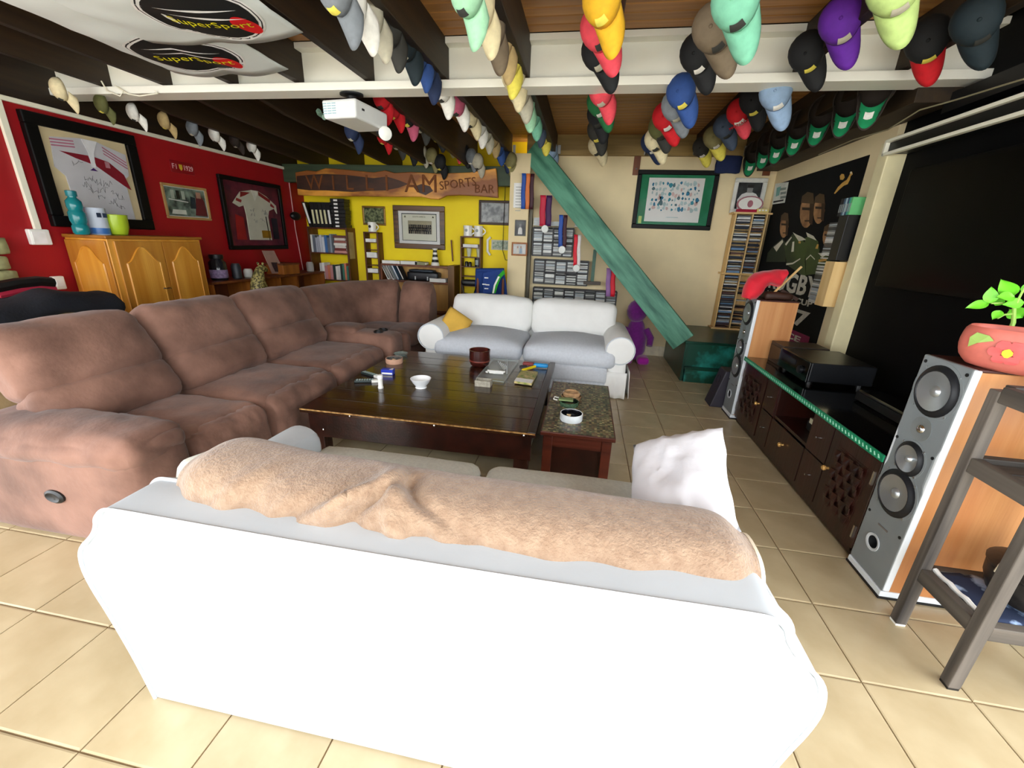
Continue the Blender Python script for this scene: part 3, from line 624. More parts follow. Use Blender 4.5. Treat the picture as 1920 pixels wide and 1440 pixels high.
door(yA+.004, cy1-.004, yA+.05, cy1-.02); door(cy0+.004, yD-.004, yD-.05, cy0+.03)
for (ya, yb) in ((yB+.006, yA-.016), (yD+.006, yC-.006)):
    for (za, zb) in ((.075, .355), (.365, cz-.015)):
        d = cb('drawer', cx0, cx0+.02, ya, yb, za, zb); kb = (ya+yb)/2
        G().lathe([(.004, 0), (.004, .016), (.006, .02), (.001, .022)], (cx0, kb, (za+zb)/2), (-1, 0, 0), 10).obj('knob', CHROME, d, smooth=True)
d = cb('drawer', cx0, cx0+.02, yC+.006, yB-.006, .075, .352); knob((yB+yC)/2, .24, d)
# things in the open bay
dv = thing('set_top_box', 'small dark set-top box with blue front inside the cabinet bay', 'set-top box', (1.85, 3.1, .385))
G().box(1.78, 2.1, 2.99, 3.26, .388, .46).obj('body', BLACK, dv, bevel=.005); G().box(1.776, 1.781, 3.03, 3.16, .40, .445).obj('display', mat('dull_blue_display', '#3E7F9E', .3), dv)
tag(G().box(1.76, 2.0, 3.0, 3.2, .462, .5).obj('paper_stack', mat('cream_card', '#CFC9A8', .6)), 'cream boxed papers stacked on the set-top box', 'papers')
# receiver stack on the cabinet
rc = thing('av_receiver', 'black audio receiver standing on the cabinet top before the poster', 'receiver', (2.0, 3.7, cz+.03))
DK = mat('dark_metal_case', '#15171B', .35, metal=.3, var=.1)
G().box(1.80, 2.26, 3.45, 3.97, cz+.06, cz+.215).obj('case', DK, rc, bevel=.008)
G().box(1.786, 1.80, 3.45, 3.97, cz+.055, cz+.215).obj('front_panel', BLACKG, rc, bevel=.004)
G().lathe([(.032, 0), (.03, .02), (.001, .022)], (1.786, 3.56, cz+.13), (-1, 0, 0), 18).obj('volume_dial', DK, rc, smooth=True)
G().box(1.784, 1.787, 3.66, 3.9, cz+.14, cz+.18).obj('display', mat('smoked_display', '#1B2430', .1), rc)
for y in (3.5, 3.92):
    for x in (1.84, 2.2): G().lathe([(.022, .03), (.022, .062)], (x, y, cz), n=12).obj('foot', BLACK, rc)
dk = thing('disc_player', 'slim black disc player at the far end of the cabinet top', 'player', (2.1, 4.1, cz+.03))
G().box(1.82, 2.2, 4.0, 4.26, cz+.03, cz+.22).obj('case', mat('brown_black_case', '#2A201B', .4), dk, bevel=.006); G().box(1.812, 1.821, 4.02, 4.24, cz+.06, cz+.19).obj('front_panel', BLACKG, dk)
cen = thing('centre_speaker', 'low black object lying under the television on the cabinet', 'speaker', (2.1, 2.9, cz+.03))
G().box(2.0, 2.2, 2.55, 3.2, cz+.03, cz+.11).obj('cabinet', BLACKG, cen, bevel=.02); G().box(1.99, 2.0, 2.58, 3.17, cz+.045, cz+.1).obj('grille', BLACK, cen)
# television
tv = thing('television', 'large black flat television mounted on the black panel', 'television', (2.4, 3.0, 1.2))
pz = PX(1708, 317, 2.40); pzb = PX(1648, 537, 2.40)
G().box(2.40, 2.46, 1.9, pz.y, pzb.z, pz.z).obj('casing', mat('tv_case_black', '#040404', .5, var=0, spec=.15), tv, bevel=.008); G().box(2.396, 2.401, 1.93, pz.y-.03, pzb.z+.04, pz.z-.03).obj('screen', mat('black_screen', '#020202', .3, var=0, spec=.12), tv)
G().box(2.455, 2.49, 2.4, 3.2, pzb.z+.2, pz.z-.2).obj('wall_bracket', BLACK, tv)

# ------------------------------------------------------------------ tower speakers
SPG = mat('silver_grey_baffle', '#8E9597', .45, metal=.25, var=.04); SPW = wood('cherry_veneer', '#B5703C', '#D59A62', 'z', .4, s=4)
WOOF = mat('aluminium_cone', '#C2C8CB', .28, metal=.8, var=.05); RUB = mat('rubber_surround', '#14171C', .45, var=.1)
LBL = mat('pale_side_strip', '#E6EBEF', .35, var=.02)
def tower(label, y0, y1, x0, x1, top_):
    t = thing('tower_speaker', label, 'speaker', ((x0+x1)/2, (y0+y1)/2, 0), 'tower speakers')
    yc = (y0+y1)/2
    cbn = G().box(x0+.02, x1, y0+.006, y1-.006, .04, top_-.012).obj('cabinet', SPW, t, bevel=.004)
    G().box(x0+.02, x1+.0, y0+.004, y1-.004, top_-.012, top_).obj('top_panel', mat('dark_red_brown_top', '#4A2620', .4), t, bevel=.004)
    G().box(x0-.005, x1+.01, y0, y1, .012, .045).obj('base', LBL, t, bevel=.004)
    G().box(x0-.008, x1+.012, y0-.002, y1+.002, 0, .012).obj('foot_plate', BLACK, t)
    hw = (y1-y0)/2
    sh = [(-hw, .045), (hw, .045), (hw, .62), (hw-.012, .66), (hw-.012, .80), (hw, .85), (hw, top_), (-hw, top_), (-hw, .85), (-hw+.012, .80), (-hw+.012, .66), (-hw, .62)]
    bf = G().prism([(x0+.02, yc+a, z) for a, z in sh], (-.02, 0, 0)).obj('baffle', SPG, t, bevel=.006)
    for e in (y0, y1-.012): G().box(x0+.002, x0+.032, e-.002, e+.014, .05, top_-.004).obj('edge_strip', LBL, t, bevel=.004)
    k = top_/1.23
    for z, R in ((1.085*k, .105), (.735*k, .075), (.54*k, .105)):
        w_ = G().lathe([(R*1.16, -.001), (R*1.16, .004), (R*1.06, .007), (R*1.0, .014), (R*.93, .017), (R*.87, .013), (R*.84, .008)], (x0, yc, z), (-1, 0, 0), 32, caps=False).obj('woofer_surround', RUB, t, smooth=True)
        G().lathe([(R*.88, .013), (R*.6, .0065), (R*.26, .001), (R*.25, .002), (R*.22, .009), (R*.12, .015), (.001, .017)], (x0-.001, yc, z), (-1, 0, 0), 32, caps=False).obj('cone', WOOF, w_, smooth=True)
        G().lathe([(R*1.3, 0), (R*1.3, .002), (R*1.17, .0025)], (x0, yc, z), (-1, 0, 0), 32, caps=False).obj('trim_ring', SPG, w_, smooth=True)
        for a in range(4): G().lathe([(.006, 0), (.006, .004)], (x0-.001, yc+R*1.24*math.cos(a*1.571+.78), z+R*1.24*math.sin(a*1.571+.78)), (-1, 0, 0), 8).obj('screw', STEEL, w_)
    tw = G().lathe([(.06, 0), (.06, .003), (.03, .004), (.024, .002)], (x0, yc, .895*k), (-1, 0, 0), 24, caps=False).obj('tweeter_plate', mat('grey_plate', '#8A8F8E', .4, metal=.3), t, smooth=True)
    G().lathe([(.022, .002), (.02, .007), (.01, .014), (.001, .016)], (x0, yc, .895*k), (-1, 0, 0), 20).obj('dome', CHROME, tw, smooth=True)
    pt = G().lathe([(.048, .001), (.048, .006), (.036, .004), (.0335, .001)], (x0, yc+.02, .225*k), (-1, 0, 0), 24, caps=False).obj('port_flare', mat('pale_port', '#C9CED1', .3), t, smooth=True)
    cut = G().lathe([(.034, -.17), (.034, .05)], (x0, yc+.02, .225*k), (-1, 0, 0), 24).obj('cutter', BLACK)
    for o_ in (bf, cbn):                                       # the port is a real bore through baffle and cabinet
        md = o_.modifiers.new('bore', 'BOOLEAN'); md.object = cut; md.operation = 'DIFFERENCE'
    bpy.context.view_layer.update(); dg = bpy.context.evaluated_depsgraph_get()
    for o_ in (bf, cbn):
        nm_ = bpy.data.meshes.new_from_object(o_.evaluated_get(dg)); o_.modifiers.clear(); o_.data = nm_
    bpy.data.objects.remove(cut)
    G().lathe([(.0335, .002), (.0335, -.16), (.001, -.16)], (x0, yc+.02, .225*k), (-1, 0, 0), 24, caps=False).obj('port_tube', mat('black_port_plastic', '#1A1A1B', .6), pt, smooth=True)
    for y in (y0+.022, y1-.022):
        for z in (.36*k, .80*k, top_-.03): G().lathe([(.008, 0), (.008, .003), (.001, .003)], (x0, y, z), (-1, 0, 0), 10).obj('grille_socket', BLACK, t)
    G().box(x0-.003, x0+.001, yc-.04, yc+.03, .33*k, .338*k).obj('badge', mat('dull_badge', '#6F6863', .4), t)
    return t
tower('tall silver and cherry tower speaker with plant pot on its top', 1.965, 2.24, 1.64, 2.14, 1.23)
tower('tall silver and cherry tower speaker beside the green steps', 4.31, 4.58, 1.625, 2.0, 1.23)
sw = thing('side_speaker', 'small dark grey loudspeaker tilted against the far tower speaker', 'speaker', (1.62, 4.74, 0))
G().prism([(1.50, 4.62, 0), (1.72, 4.62, 0), (1.72, 4.62, .42), (1.60, 4.62, .42)], (0, .22, 0)).obj('cabinet', mat('purple_grey_case', '#2E2B36', .5), sw, bevel=.01)
G().lathe([(.05, 0), (.05, .006), (.03, -.01), (.001, -.01)], (1.575, 4.73, .3), (-1, 0, .24), 18).obj('driver', BLACK, sw, smooth=True)
# ------------------------------------------------------------------ weathered rack with plant pot beside the near speaker
RKW = wood('weathered_grey_timber', '#2E2926', '#857B70', 'z', .7, s=5); RKH = wood('weathered_grey_rail', '#26221F', '#5F574E', 'y', .7, s=5)
rk = thing('timber_rack', 'weathered dark timber shelf rack standing in front of the near speaker', 'rack', (1.86, 1.66, 0))
rx0, rx1, ry0, ry1 = 1.61, 2.1, 1.49, 1.84
for x in (rx0, rx1-.045):
    for y in (ry0, ry1-.045):
        l_ = G().box(x, x+.045, y, y+.045, .01, 1.19).obj('leg', RKW, rk, bevel=.004); G().box(x+.002, x+.043, y+.002, y+.043, 0, .01).obj('foot_pad', WHITEP if y > 1.7 and x < 1.7 else BLACK, l_)
for z in (.31, .875, 1.18):
    for x in (rx0+.003, rx1-.043): G().box(x, x+.04, ry0+.045, ry1-.045, z-.035, z+.03).obj('rail', RKH, rk, bevel=.004)
    for y in (ry0+.003, ry1-.043): G().box(rx0+.045, rx1-.045, y, y+.04, z-.035, z+.03).obj('rail', wood('weathered_grey_rail_x', '#26221F', '#5F574E', 'x', .7), rk, bevel=.004)
    for k in range(3): G().box(rx0+.045, rx1-.045, ry0+.05+k*.085, ry0+.13+k*.085, z-.012, z+.012).obj('shelf_slat', wood('weathered_grey_rail_x', ''), rk, bevel=.003)
# cast-iron pot and cloth on the lower shelf
pt = thing('iron_pot', 'black cast-iron lidded pot with wire handle on the lower rack shelf', 'pot', (1.9, 1.66, .33))
IRON = mat('worn_cast_iron', '#2F2B27', .45, metal=.4, var=.3, scale=30)
G().lathe([(.09, .0), (.12, .02), (.142, .08), (.146, .13), (.138, .14), (.001, .13)], (1.9, 1.665, .345), n=30).obj('body', IRON, pt, smooth=True)
ld = G().lathe([(.15, .14), (.152, .15), (.12, .168), (.05, .182), (.001, .186)], (1.9, 1.665, .345), n=30).obj('lid', IRON, pt, smooth=True)
G().lathe([(.012, .184), (.01, .2), (.022, .208), (.001, .214)], (1.9, 1.665, .345), n=14).obj('lid_knob', IRON, ld, smooth=True)
G().lathe([(.10, .164), (.102, .176), (.09, .178)], (1.9, 1.665, .345), n=26).obj('lid_rim', IRON, ld, smooth=True)
G().tube([V((1.755+.145-.15*math.cos(t*math.pi/14), 1.665, .47+.14*math.sin(t*math.pi/14))) for t in range(15)], .006, 6).obj('handle', mat('pale_wire', '#C9BFA6', .4, metal=.4), pt, smooth=True)
g = G(); g.grid(lambda u, v: V((1.67+.36*u, 1.53+.27*v, .326+.012*abs(noise.noise(V((u*6, v*6, 2))))+.003)), 16, 12)
cl = tag(g.obj('folded_cloth', mat('navy_striped_cloth', '#22304E', .9, col2='#9FB7D8', scale=9, contrast=(.55, .62)), smooth='all', solid=.012), 'folded navy cloth with white edge under the iron pot', 'cloth')
G().tube([V((1.67, 1.53+.27*t/10, .338+.004*math.sin(t*2))) for t in range(11)], .011, 6).obj('white_edge', PAPER, cl, smooth=True)
tr = thing('chrome_ornament', 'chrome wire ornament lying on the middle rack shelf', 'ornament', (1.9, 1.66, .89))
G().lathe([(.13, .0), (.135, .012), (.1, .006), (.001, .006)], (1.93, 1.665, .89), n=28).obj('tray', mat('dark_mirror_tray', '#3A2420', .1, metal=.5), tr, smooth=True)
for k in range(3): G().tube([V((1.83+.09*k+.05*math.cos(t*.7), 1.62+.03*k+.04*math.sin(t*.7), .915+.01*math.sin(t))) for t in range(10)], .005, 6).obj('wire_loop', CHROME, tr, smooth=True)
# terracotta planter on the near speaker
pz0 = 1.23
PC = mat('pink_terracotta', '#C9695A', .55, var=.12, scale=12)
pp_ = thing('planter', 'oval terracotta planter painted with flowers on the near tower speaker', 'planter', (0, 0, 0))
def plan(u, v):
    a = u*2*math.pi; pr = [(.70, 0), (.88, .012), (1.0, .05), (1.04, .10), (1.02, .15), (.97, .172), (.93, .165), (.9, .12)]
    k = v*(len(pr)-1); i = min(int(k), len(pr)-2); f_ = k-i; r_ = pr[i][0]*(1-f_)+pr[i+1][0]*f_; z = pr[i][1]*(1-f_)+pr[i+1][1]*f_
    ca, sa = math.cos(a), math.sin(a); e = .7
    return V((.245*r_*abs(ca)**e*(1 if ca > 0 else -1), .115*r_*abs(sa)**e*(1 if sa > 0 else -1), z))
g = G(); g.grid(plan, 48, 16, cu=True); g.flat([plan(i/48, 0) for i in range(48)][::-1]); g.obj('pot', PC, pp_, smooth=True)
g = G(); g.flat([plan(i/48, 1) for i in range(48)]); g.obj('soil', mat('potting_soil', '#4A2E22', .95, var=.4, scale=60, bump=.6), pp_)
def deco(cx, cz_, pts, m, name, par_, d=.004):
    P_ = []
    for a, b in pts:
        zt_ = cz_+b; v_ = min((i/60 for i in range(5, 46)), key=lambda t: abs(plan(.75, t).z-zt_))
        best = min((plan(.5+.5*i/160, v_) for i in range(161)), key=lambda q_: abs(q_.x-(cx+a))); P_.append(V((best.x, best.y-d, best.z)))
    fl = G(); fl.prism(P_, (0, -.003, 0)); return fl.obj(name, m, par_)
def circ(r, n=14, ph=0): return [(r*math.cos(t*2*math.pi/n+ph), r*math.sin(t*2*math.pi/n+ph)) for t in range(n)]
fxc = -.10
petal = mat('painted_petal', '#D95A57', .6, var=.15, scale=20)
for k in range(6):
    a = k*1.047; deco(fxc+.035*math.cos(a), .085+.032*math.sin(a), [(.022*math.cos(t), .018*math.sin(t)) for t in [i*.524 for i in range(12)]], petal, 'painted_petal', pp_, .006)
deco(fxc, .085, circ(.017), mat('painted_yellow', '#F0D22A', .6), 'painted_centre', pp_, .011)
LEAFP = mat('painted_leaf', '#9FC062', .6, var=.1)
deco(-.185, .115, [(-.03, -.03), (-.005, -.008), (.035, .012), (.02, .03), (-.02, .032), (-.035, .01)], LEAFP, 'painted_leaf', pp_, .006)
deco(.03, .11, [(-.03, -.03), (.03, -.035), (.035, .03), (-.03, .03)], mat('painted_pale_leaf', '#B9D3B4', .6), 'painted_leaf', pp_, .006)
pp_.location = (1.855, 1.955, pz0); pp_.rotation_euler = (0, 0, math.radians(-42))
# seedling
pl = thing('tomato_seedling', 'young green leafy seedling growing in the terracotta planter', 'plant', tuple(PZ(1888, 632, pz0+.12)))
STEM = mat('pale_green_stem', '#9CC55A', .5, var=.1); LEAF = mat('bright_green_leaf', '#6BC42E', .45, var=.15, scale=20)
S0 = PZ(1888, 632, pz0+.12); S1 = S0+V((-.02, .0, .13))
G().tube([S0, S0*.5+S1*.5+V((.01, 0, 0)), S1], [.009, .008, .006], 8).obj('stem', STEM, pl, smooth=True)
def leaf(base, d, L_, w_, nrm):
    d = V(d).normalized(); n_ = V(nrm); sd = d.cross(n_).normalized(); n2 = sd.cross(d)
    g = G(); g.grid(lambda u, v: V(base)+d*(L_*u)+sd*((v-.5)*2*w_*math.sin(math.pi*min(1, u**.75*.98+.02)))+n2*(-.25*L_*u*u*.6+.25*w_*abs(v-.5)*2), 9, 5)
    g.obj('leaf', LEAF, pl, smooth='all')
br = [(S1, (-.09, 0, .01)), (S1, (.10, .01, .06)), (S1, (-.01, -.02, .09)), (S1+V((0, 0, -.03)), (-.06, -.02, -.02))]
for b_, d_ in br: G().tube([b_, b_+V(d_)*.6+V((0, 0, .008)), b_+V(d_)], [.005, .004, .003], 6).obj('twig', STEM, pl, smooth=True)
n0 = (-.7, -.8, .35)
for (bx_, bz_, dx, dz, L_, w_) in ((-.09, .01, -.15, 1, .07, .024), (-.09, .01, -1, -.35, .075, .022), (-.06, .0, .3, .9, .05, .02), (-.01, .05, -1, .7, .10, .03), (0, .06, .6, 1, .07, .02), (-.02, .04, -1, .05, .08, .024), (.03, .03, .8, .9, .07, .024), (.06, .05, 1, .5, .08, .022),
                               (.02, .02, -.9, -.1, .085, .022), (.06, .03, 1, -.25, .07, .024), (.0, -.01, 1, -.5, .09, .03), (.10, .06, 1, .1, .08, .024), (-.05, -.02, -.6, -.6, .05, .018), (.09, .06, .3, 1, .07, .024)):
    leaf(S1+V((bx_, random.uniform(-.02, .02), bz_)), (dx, random.uniform(-.4, .2), dz), L_, w_, (n0[0]+random.uniform(-.3, .3), n0[1], n0[2]+random.uniform(-.3, .5)))

# ------------------------------------------------------------------ green steps, diagonal plank, medals
stp = thing('wooden_steps', 'two dark green painted wooden steps with turquoise worn risers by the back wall', 'steps', (1.8, 6.1, 0))
G().box(1.40, 2.0, 5.50, 5.86, 0, .165).obj('riser', STAIRT, stp, bevel=.004)
G().box(1.385, 2.02, 5.49, 5.9, .165, .2).obj('tread', STAIRG, stp, bevel=.006)
G().box(1.39, 2.44, 5.56, 6.78, .2, .50).obj('upper_box', STAIRT, stp, bevel=.004)
G().box(1.36, 2.44, 5.55, 6.79, .50, .535).obj('tread', STAIRG, stp, bevel=.006)
G().box(1.36, 1.39, 5.53, 6.78, 0, .50).obj('side_board', STAIRG, stp, bevel=.004)
pa_, pb_ = V((-.93, 6.66, 2.93)), V((1.35, 5.62, .50))
d = (pb_-pa_).normalized(); nface = V((-.38, -1, 0)); nface = (nface-d*nface.dot(d)).normalized()
plk = tag(G().box(0, (pb_-pa_).length, -.155, .155, -.025, .025).obj('diagonal_plank', mat('turquoise_plank_grain', '#215E4B', .5, col2='#63A386', scale=5, stretch=(.35, 2.2, 2.2), bump=.12, bscale=30, contrast=(.3, .68)), bevel=.006), 'turquoise stained timber plank leaning diagonally from ledger to green steps', 'plank')
plk.matrix_world = frameM(pa_, d, nface.cross(d))
def ribbon(px, y0, y1, mats_, label, metal, wpx=9, Yp=6.5):
    a = PY(px, y0, Yp); b = PY(px-2, y1, Yp); t = thing('medal', label, 'medal', tuple(b), 'medals hanging from the diagonal plank')
    for k, m in enumerate(mats_):
        w_ = wpx/2*.0085; ox = (k-(len(mats_)-1)/2)*wpx*.0085
        G().grid(lambda u, v: V((a.x+(b.x-a.x)*v+ox+(u-.5)*2*w_+.004*math.sin(v*9+k), Yp+.01*k+.006*math.sin(v*5+k), a.z+(b.z-a.z)*v)), 4, 10).obj('ribbon', m, t, smooth='all', solid=.003)
    if metal: G().lathe([(.001, 0), (.05, 0), (.055, .004), (.05, .009), (.001, .009)], (b.x, Yp-.01, b.z-.04), (0, -1, 0), 20).obj('medallion', metal, t, smooth=True)
rb = {k: mat('ribbon_'+k, c, .6, var=.05) for k, c in (('blue', '#1F4FA8'), ('orange', '#E07A3A'), ('maroon', '#3E1020'), ('red', '#C51B3C'), ('purple', '#3C0E4C'), ('scarlet', '#E1122E'))}
SIL = mat('silver_medal', '#C9CBC6', .5, metal=.3)
ribbon(990, 325, 392, (rb['blue'], rb['orange'], rb['maroon']), 'three blue, orange and maroon ribbons hanging at the plank top', None, 7)
ribbon(1024, 366, 424, (rb['red'], rb['purple']), 'silver medal on crimson and purple ribbons under the plank', SIL, 10)
ribbon(1056, 403, 463, (rb['blue'], rb['maroon']), 'silver medal on a blue and maroon ribbon before the CD rack', SIL, 7)
ribbon(1083, 440, 498, (rb['scarlet'], mat('ribbon_white', '#E8DFDC', .6)), 'two silver medals on a red and white ribbon', SIL, 6)
ribbon(1146, 503, 556, (mat('ribbon_lilac', '#9A6CA8', .6), rb['scarlet']), 'wide scarlet and lilac ribbon hanging low near the sofa', None, 8)
q = PY(1116, 468, 6.6); q2 = PY(1110, 530, 6.6)
hm = thing('green_mallet', 'green handled tool hanging head down behind the diagonal plank', 'tool', tuple(q2))
G().beam(q, q2, .05, .03, up=(0, 1, 0)).obj('handle', mat('dark_green_paint', '#2E5A48', .5), hm, bevel=.003); G().box(q2.x-.13, q2.x+.13, 6.57, 6.63, q2.z-.03, q2.z+.02).obj('head', mat('dark_brown_head', '#4A4238', .6), hm, bevel=.006)
# generic plush toy standing behind the sofa arm
ts = thing('plush_toy', 'plain purple plush soft toy standing between white sofa and green steps', 'soft toy', (.92, 6.35, 0))
PUR = mat('purple_plush', '#7A1E86', .95, var=.1, scale=30, bump=.4, bscale=120, sheen=.5)
q = PY(1190, 598, 6.4)
G().lathe([(.001, .0), (.12, .02), (.17, .15), (.17, .35), (.11, .55), (.07, .62), (.001, .63)], (q.x+.04, 6.4, .02), n=20, sy=.85).obj('body', PUR, ts, smooth=True)
G().ball((q.x+.02, 6.38, .76), .15, .14, .17).obj('head', PUR, ts, smooth='all')
for sg in (-1, 1):
    G().tube([V((q.x+.04+sg*.14, 6.36, .5)), V((q.x+.04+sg*.21, 6.3, .38)), V((q.x+.04+sg*.2, 6.24, .28))], [.05, .055, .045], 10).obj('arm', PUR, ts, smooth=True)
    G().soft((q.x+.05+sg*.12, 6.25, .06), (.09, .13, .06), .055, n=7).obj('foot', mat('magenta_plush', '#B21CA8', .95, sheen=.5), ts, smooth='all', weld=.001)
# ------------------------------------------------------------------ pictures
def picture(W, name, label, pxs, fw_, fm, board, pm, inset, d=.03, group=None, glass=True, extra=None):
    """pxs: the four photo corners tl,tr,br,bl on wall frame W; inset: picture margin inside the frame"""
    uv = [W.uv(*p) for p in pxs]; u0 = (uv[0][0]+uv[3][0])/2; u1 = (uv[1][0]+uv[2][0])/2; v1 = (uv[0][1]+uv[1][1])/2; v0 = (uv[2][1]+uv[3][1])/2
    t = thing(name, label, 'picture', W.p((u0+u1)/2, v0, 0), group)
    for (a, b, c, e) in ((u0, u1, v1-fw_, v1), (u0, u1, v0, v0+fw_), (u0, u0+fw_, v0+fw_, v1-fw_), (u1-fw_, u1, v0+fw_, v1-fw_)):
        g = G(); W.slab(g, a, b, c, e, .002, d); g.obj('frame_bar', fm, t, bevel=min(.008, fw_*.25))
    g = G(); W.slab(g, u0+fw_, u1-fw_, v0+fw_, v1-fw_, .002, d*.4); g.obj('mount', board, t)
    a, b, c, e = inset; iw, ih = u1-u0-2*fw_, v1-v0-2*fw_
    r = (u0+fw_+iw*a, u1-fw_-iw*b, v0+fw_+ih*c, v1-fw_-ih*e)
    pr = None
    if pm: g = G(); W.slab(g, *r, d*.4, d*.4+.003); pr = g.obj('print', pm, t)
    if extra: extra(t, pr, r, d*.4+.004)
    if glass: g = G(); W.slab(g, u0+fw_, u1-fw_, v0+fw_, v1-fw_, d*.8, d*.8+.002); g.obj('glass', GLASS, t)
    return t, r
LW = Wall('L', -5.0); BW = Wall('Y', 6.8); YW = Wall('Y', 7.2); PW = Wall('Y', 6.62)
BF = mat('black_frame', '#070707', .45, var=.1, spec=.2); DBF = wood('dark_bronze_frame', '#2B180C', '#6B4721', 'x', .35)
JW = mat('white_jersey', '#D5D4D8', .85, var=.05, scale=6, bump=.15, bscale=20); MARO = mat('maroon_panel', '#8C0F24', .8, var=.08); PINKS = mat('pink_stripe', '#C2718A', .8)
def rel(W, r, pts, d, m, name, par_, th=.003):
    g = G(); W.poly(g, [(r[0]+(r[1]-r[0])*a, r[2]+(r[3]-r[2])*b) for a, b in pts], d, d+th); return g.obj(name, m, par_)
def scrib(W, r, cx, cy, s, d, m, par_, seed):
    rnd = random.Random(seed); P_ = []
    for k in range(9): P_.append(W.p(r[0]+(r[1]-r[0])*(cx+s*(k/8-.5)+.02*rnd.uniform(-1, 1)), r[2]+(r[3]-r[2])*(cy+s*.45*rnd.uniform(-1, 1)), d))
    G().tube(P_, .0018, 4).obj('signature', mat('faded_ink', '#6E6E72', .7), par_)
def big_jersey(t, pr, r, d):
    j = rel(LW, r, [(.14, .0), (.92, .0), (.90, .55), (.98, .62), (1.0, .9), (.72, .97), (.62, 1), (.4, 1), (.06, .95), (.02, .6), (.12, .5)], d, JW, 'jersey', t, .012)
    d2 = d+.013
    rel(LW, r, [(.12, .80), (.46, .80), (.48, .70), (.30, .74)], d2, MARO, 'chest_panel', j); rel(LW, r, [(.52, .80), (.72, .76), (.9, .62), (.96, .42), (.88, .46), (.54, .68)], d2, MARO, 'chest_panel', j)
    for k in range(3):
        rel(LW, r, [(.04, .93-.035*k), (.32, .955-.035*k), (.32, .94-.035*k), (.04, .915-.035*k)], d2, PINKS, 'sleeve_stripe', j); rel(LW, r, [(.68, .95-.04*k), (.98, .80-.04*k), (.98, .785-.04*k), (.68, .935-.04*k)], d2, PINKS, 'sleeve_stripe', j)
    rel(LW, r, [(.42, 1.0), (.62, 1.0), (.54, .84), (.52, .66), (.47, .66), (.47, .84)], d2+.003, mat('white_collar', '#F0F0F2', .8), 'collar', j)
    rel(LW, r, [(.44, .615), (.54, .615), (.49, .65)], d2, mat('purple_badge', '#4A1E72', .6), 'badge', j)
    for k, (a, b) in enumerate(((.38, .5), (.5, .48), (.62, .46), (.42, .36), (.55, .38), (.7, .34), (.5, .27), (.64, .24), (.78, .3), (.74, .18), (.34, .42))): scrib(LW, r, a, b, .11, d2+.003, INK, j, k)
    scrib(LW, r, .3, .66, .14, d2+.003, INK, j, 77); rel(LW, r, [(.66, .68), (.72, .68), (.72, .76), (.66, .76)], d2+.004, mat('rose_crest', '#C98B96', .7), 'crest', j)
picture(LW, 'framed_jersey', 'large black-framed signed white and maroon rugby jersey on red wall', ((24, 205), (232, 250), (292, 425), (100, 432)), .10, BF, mat('cream_mount', '#E6D3A6', .7, var=.05), None, (.05, .04, .0, .05), .06, extra=big_jersey)
def race_shirt(t, pr, r, d):
    j = rel(LW, r, [(.28, .03), (.78, .03), (.76, .5), (.80, .62), (.94, .68), (.99, .58), (.99, .74), (.78, .9), (.6, .98), (.46, .98), (.22, .92), (.04, .7), (.16, .64), (.26, .68), (.28, .5)], d, mat('cream_race_shirt', '#DAD7C2', .8, var=.05, bump=.1), 'shirt', t, .012); d2 = d+.013
    REDS = mat('dark_red_trim', '#8E1D1D', .7)
    rel(LW, r, [(.22, .92), (.42, .93), (.30, .86), (.2, .82)], d2, REDS, 'shoulder_panel', j); rel(LW, r, [(.6, .97), (.86, .84), (.84, .78), (.6, .9)], d2, REDS, 'shoulder_panel', j)
    rel(LW, r, [(.12, .80), (.22, .77), (.2, .72), (.1, .75)], d2, REDS, 'sleeve_band', j); rel(LW, r, [(.84, .72), (.93, .68), (.93, .72), (.86, .78)], d2, REDS, 'sleeve_band', j)
    rel(LW, r, [(.56, .07), (.76, .07), (.76, .22), (.56, .22)], d2, mat('brass_plaque', '#B88A22', .3, metal=.5), 'plaque', j)
    rel(LW, r, [(.44, .98), (.6, .98), (.56, .88), (.5, .78), (.47, .9)], d2, mat('pale_collar', '#E8E6D6', .8), 'collar', j)
    rel(LW, r, [(.69, .5), (.71, .5), (.73, .03), (.715, .03)], d2, INK, 'zip_strip', j)
    for k, (a, b) in enumerate(((.42, .6), (.42, .52), (.68, .6), (.7, .55), (.45, .4), (.6, .42))): scrib(LW, r, a, b, .09, d2+.003, INK, j, 30+k)
    rel(LW, r, [(.02, .03), (.22, .03), (.22, .45), (.06, .5)], d, mat('red_print_block', '#A51414', .7), 'print_block', t); rel(LW, r, [(.84, .05), (.98, .05), (.98, .48), (.84, .48)], d, mat('navy_print_block', '#1A1624', .7), 'print_block', t)
picture(LW, 'framed_race_shirt', 'black-framed cream racing shirt with brass plaque on the red wall', ((405, 328), (522, 346), (535, 465), (428, 470)), .055, BF, mat('plum_mount', '#4B1226', .7, col2='#7A2436', scale=5), None, (.08, .08, .07, .08), .05, extra=race_shirt)
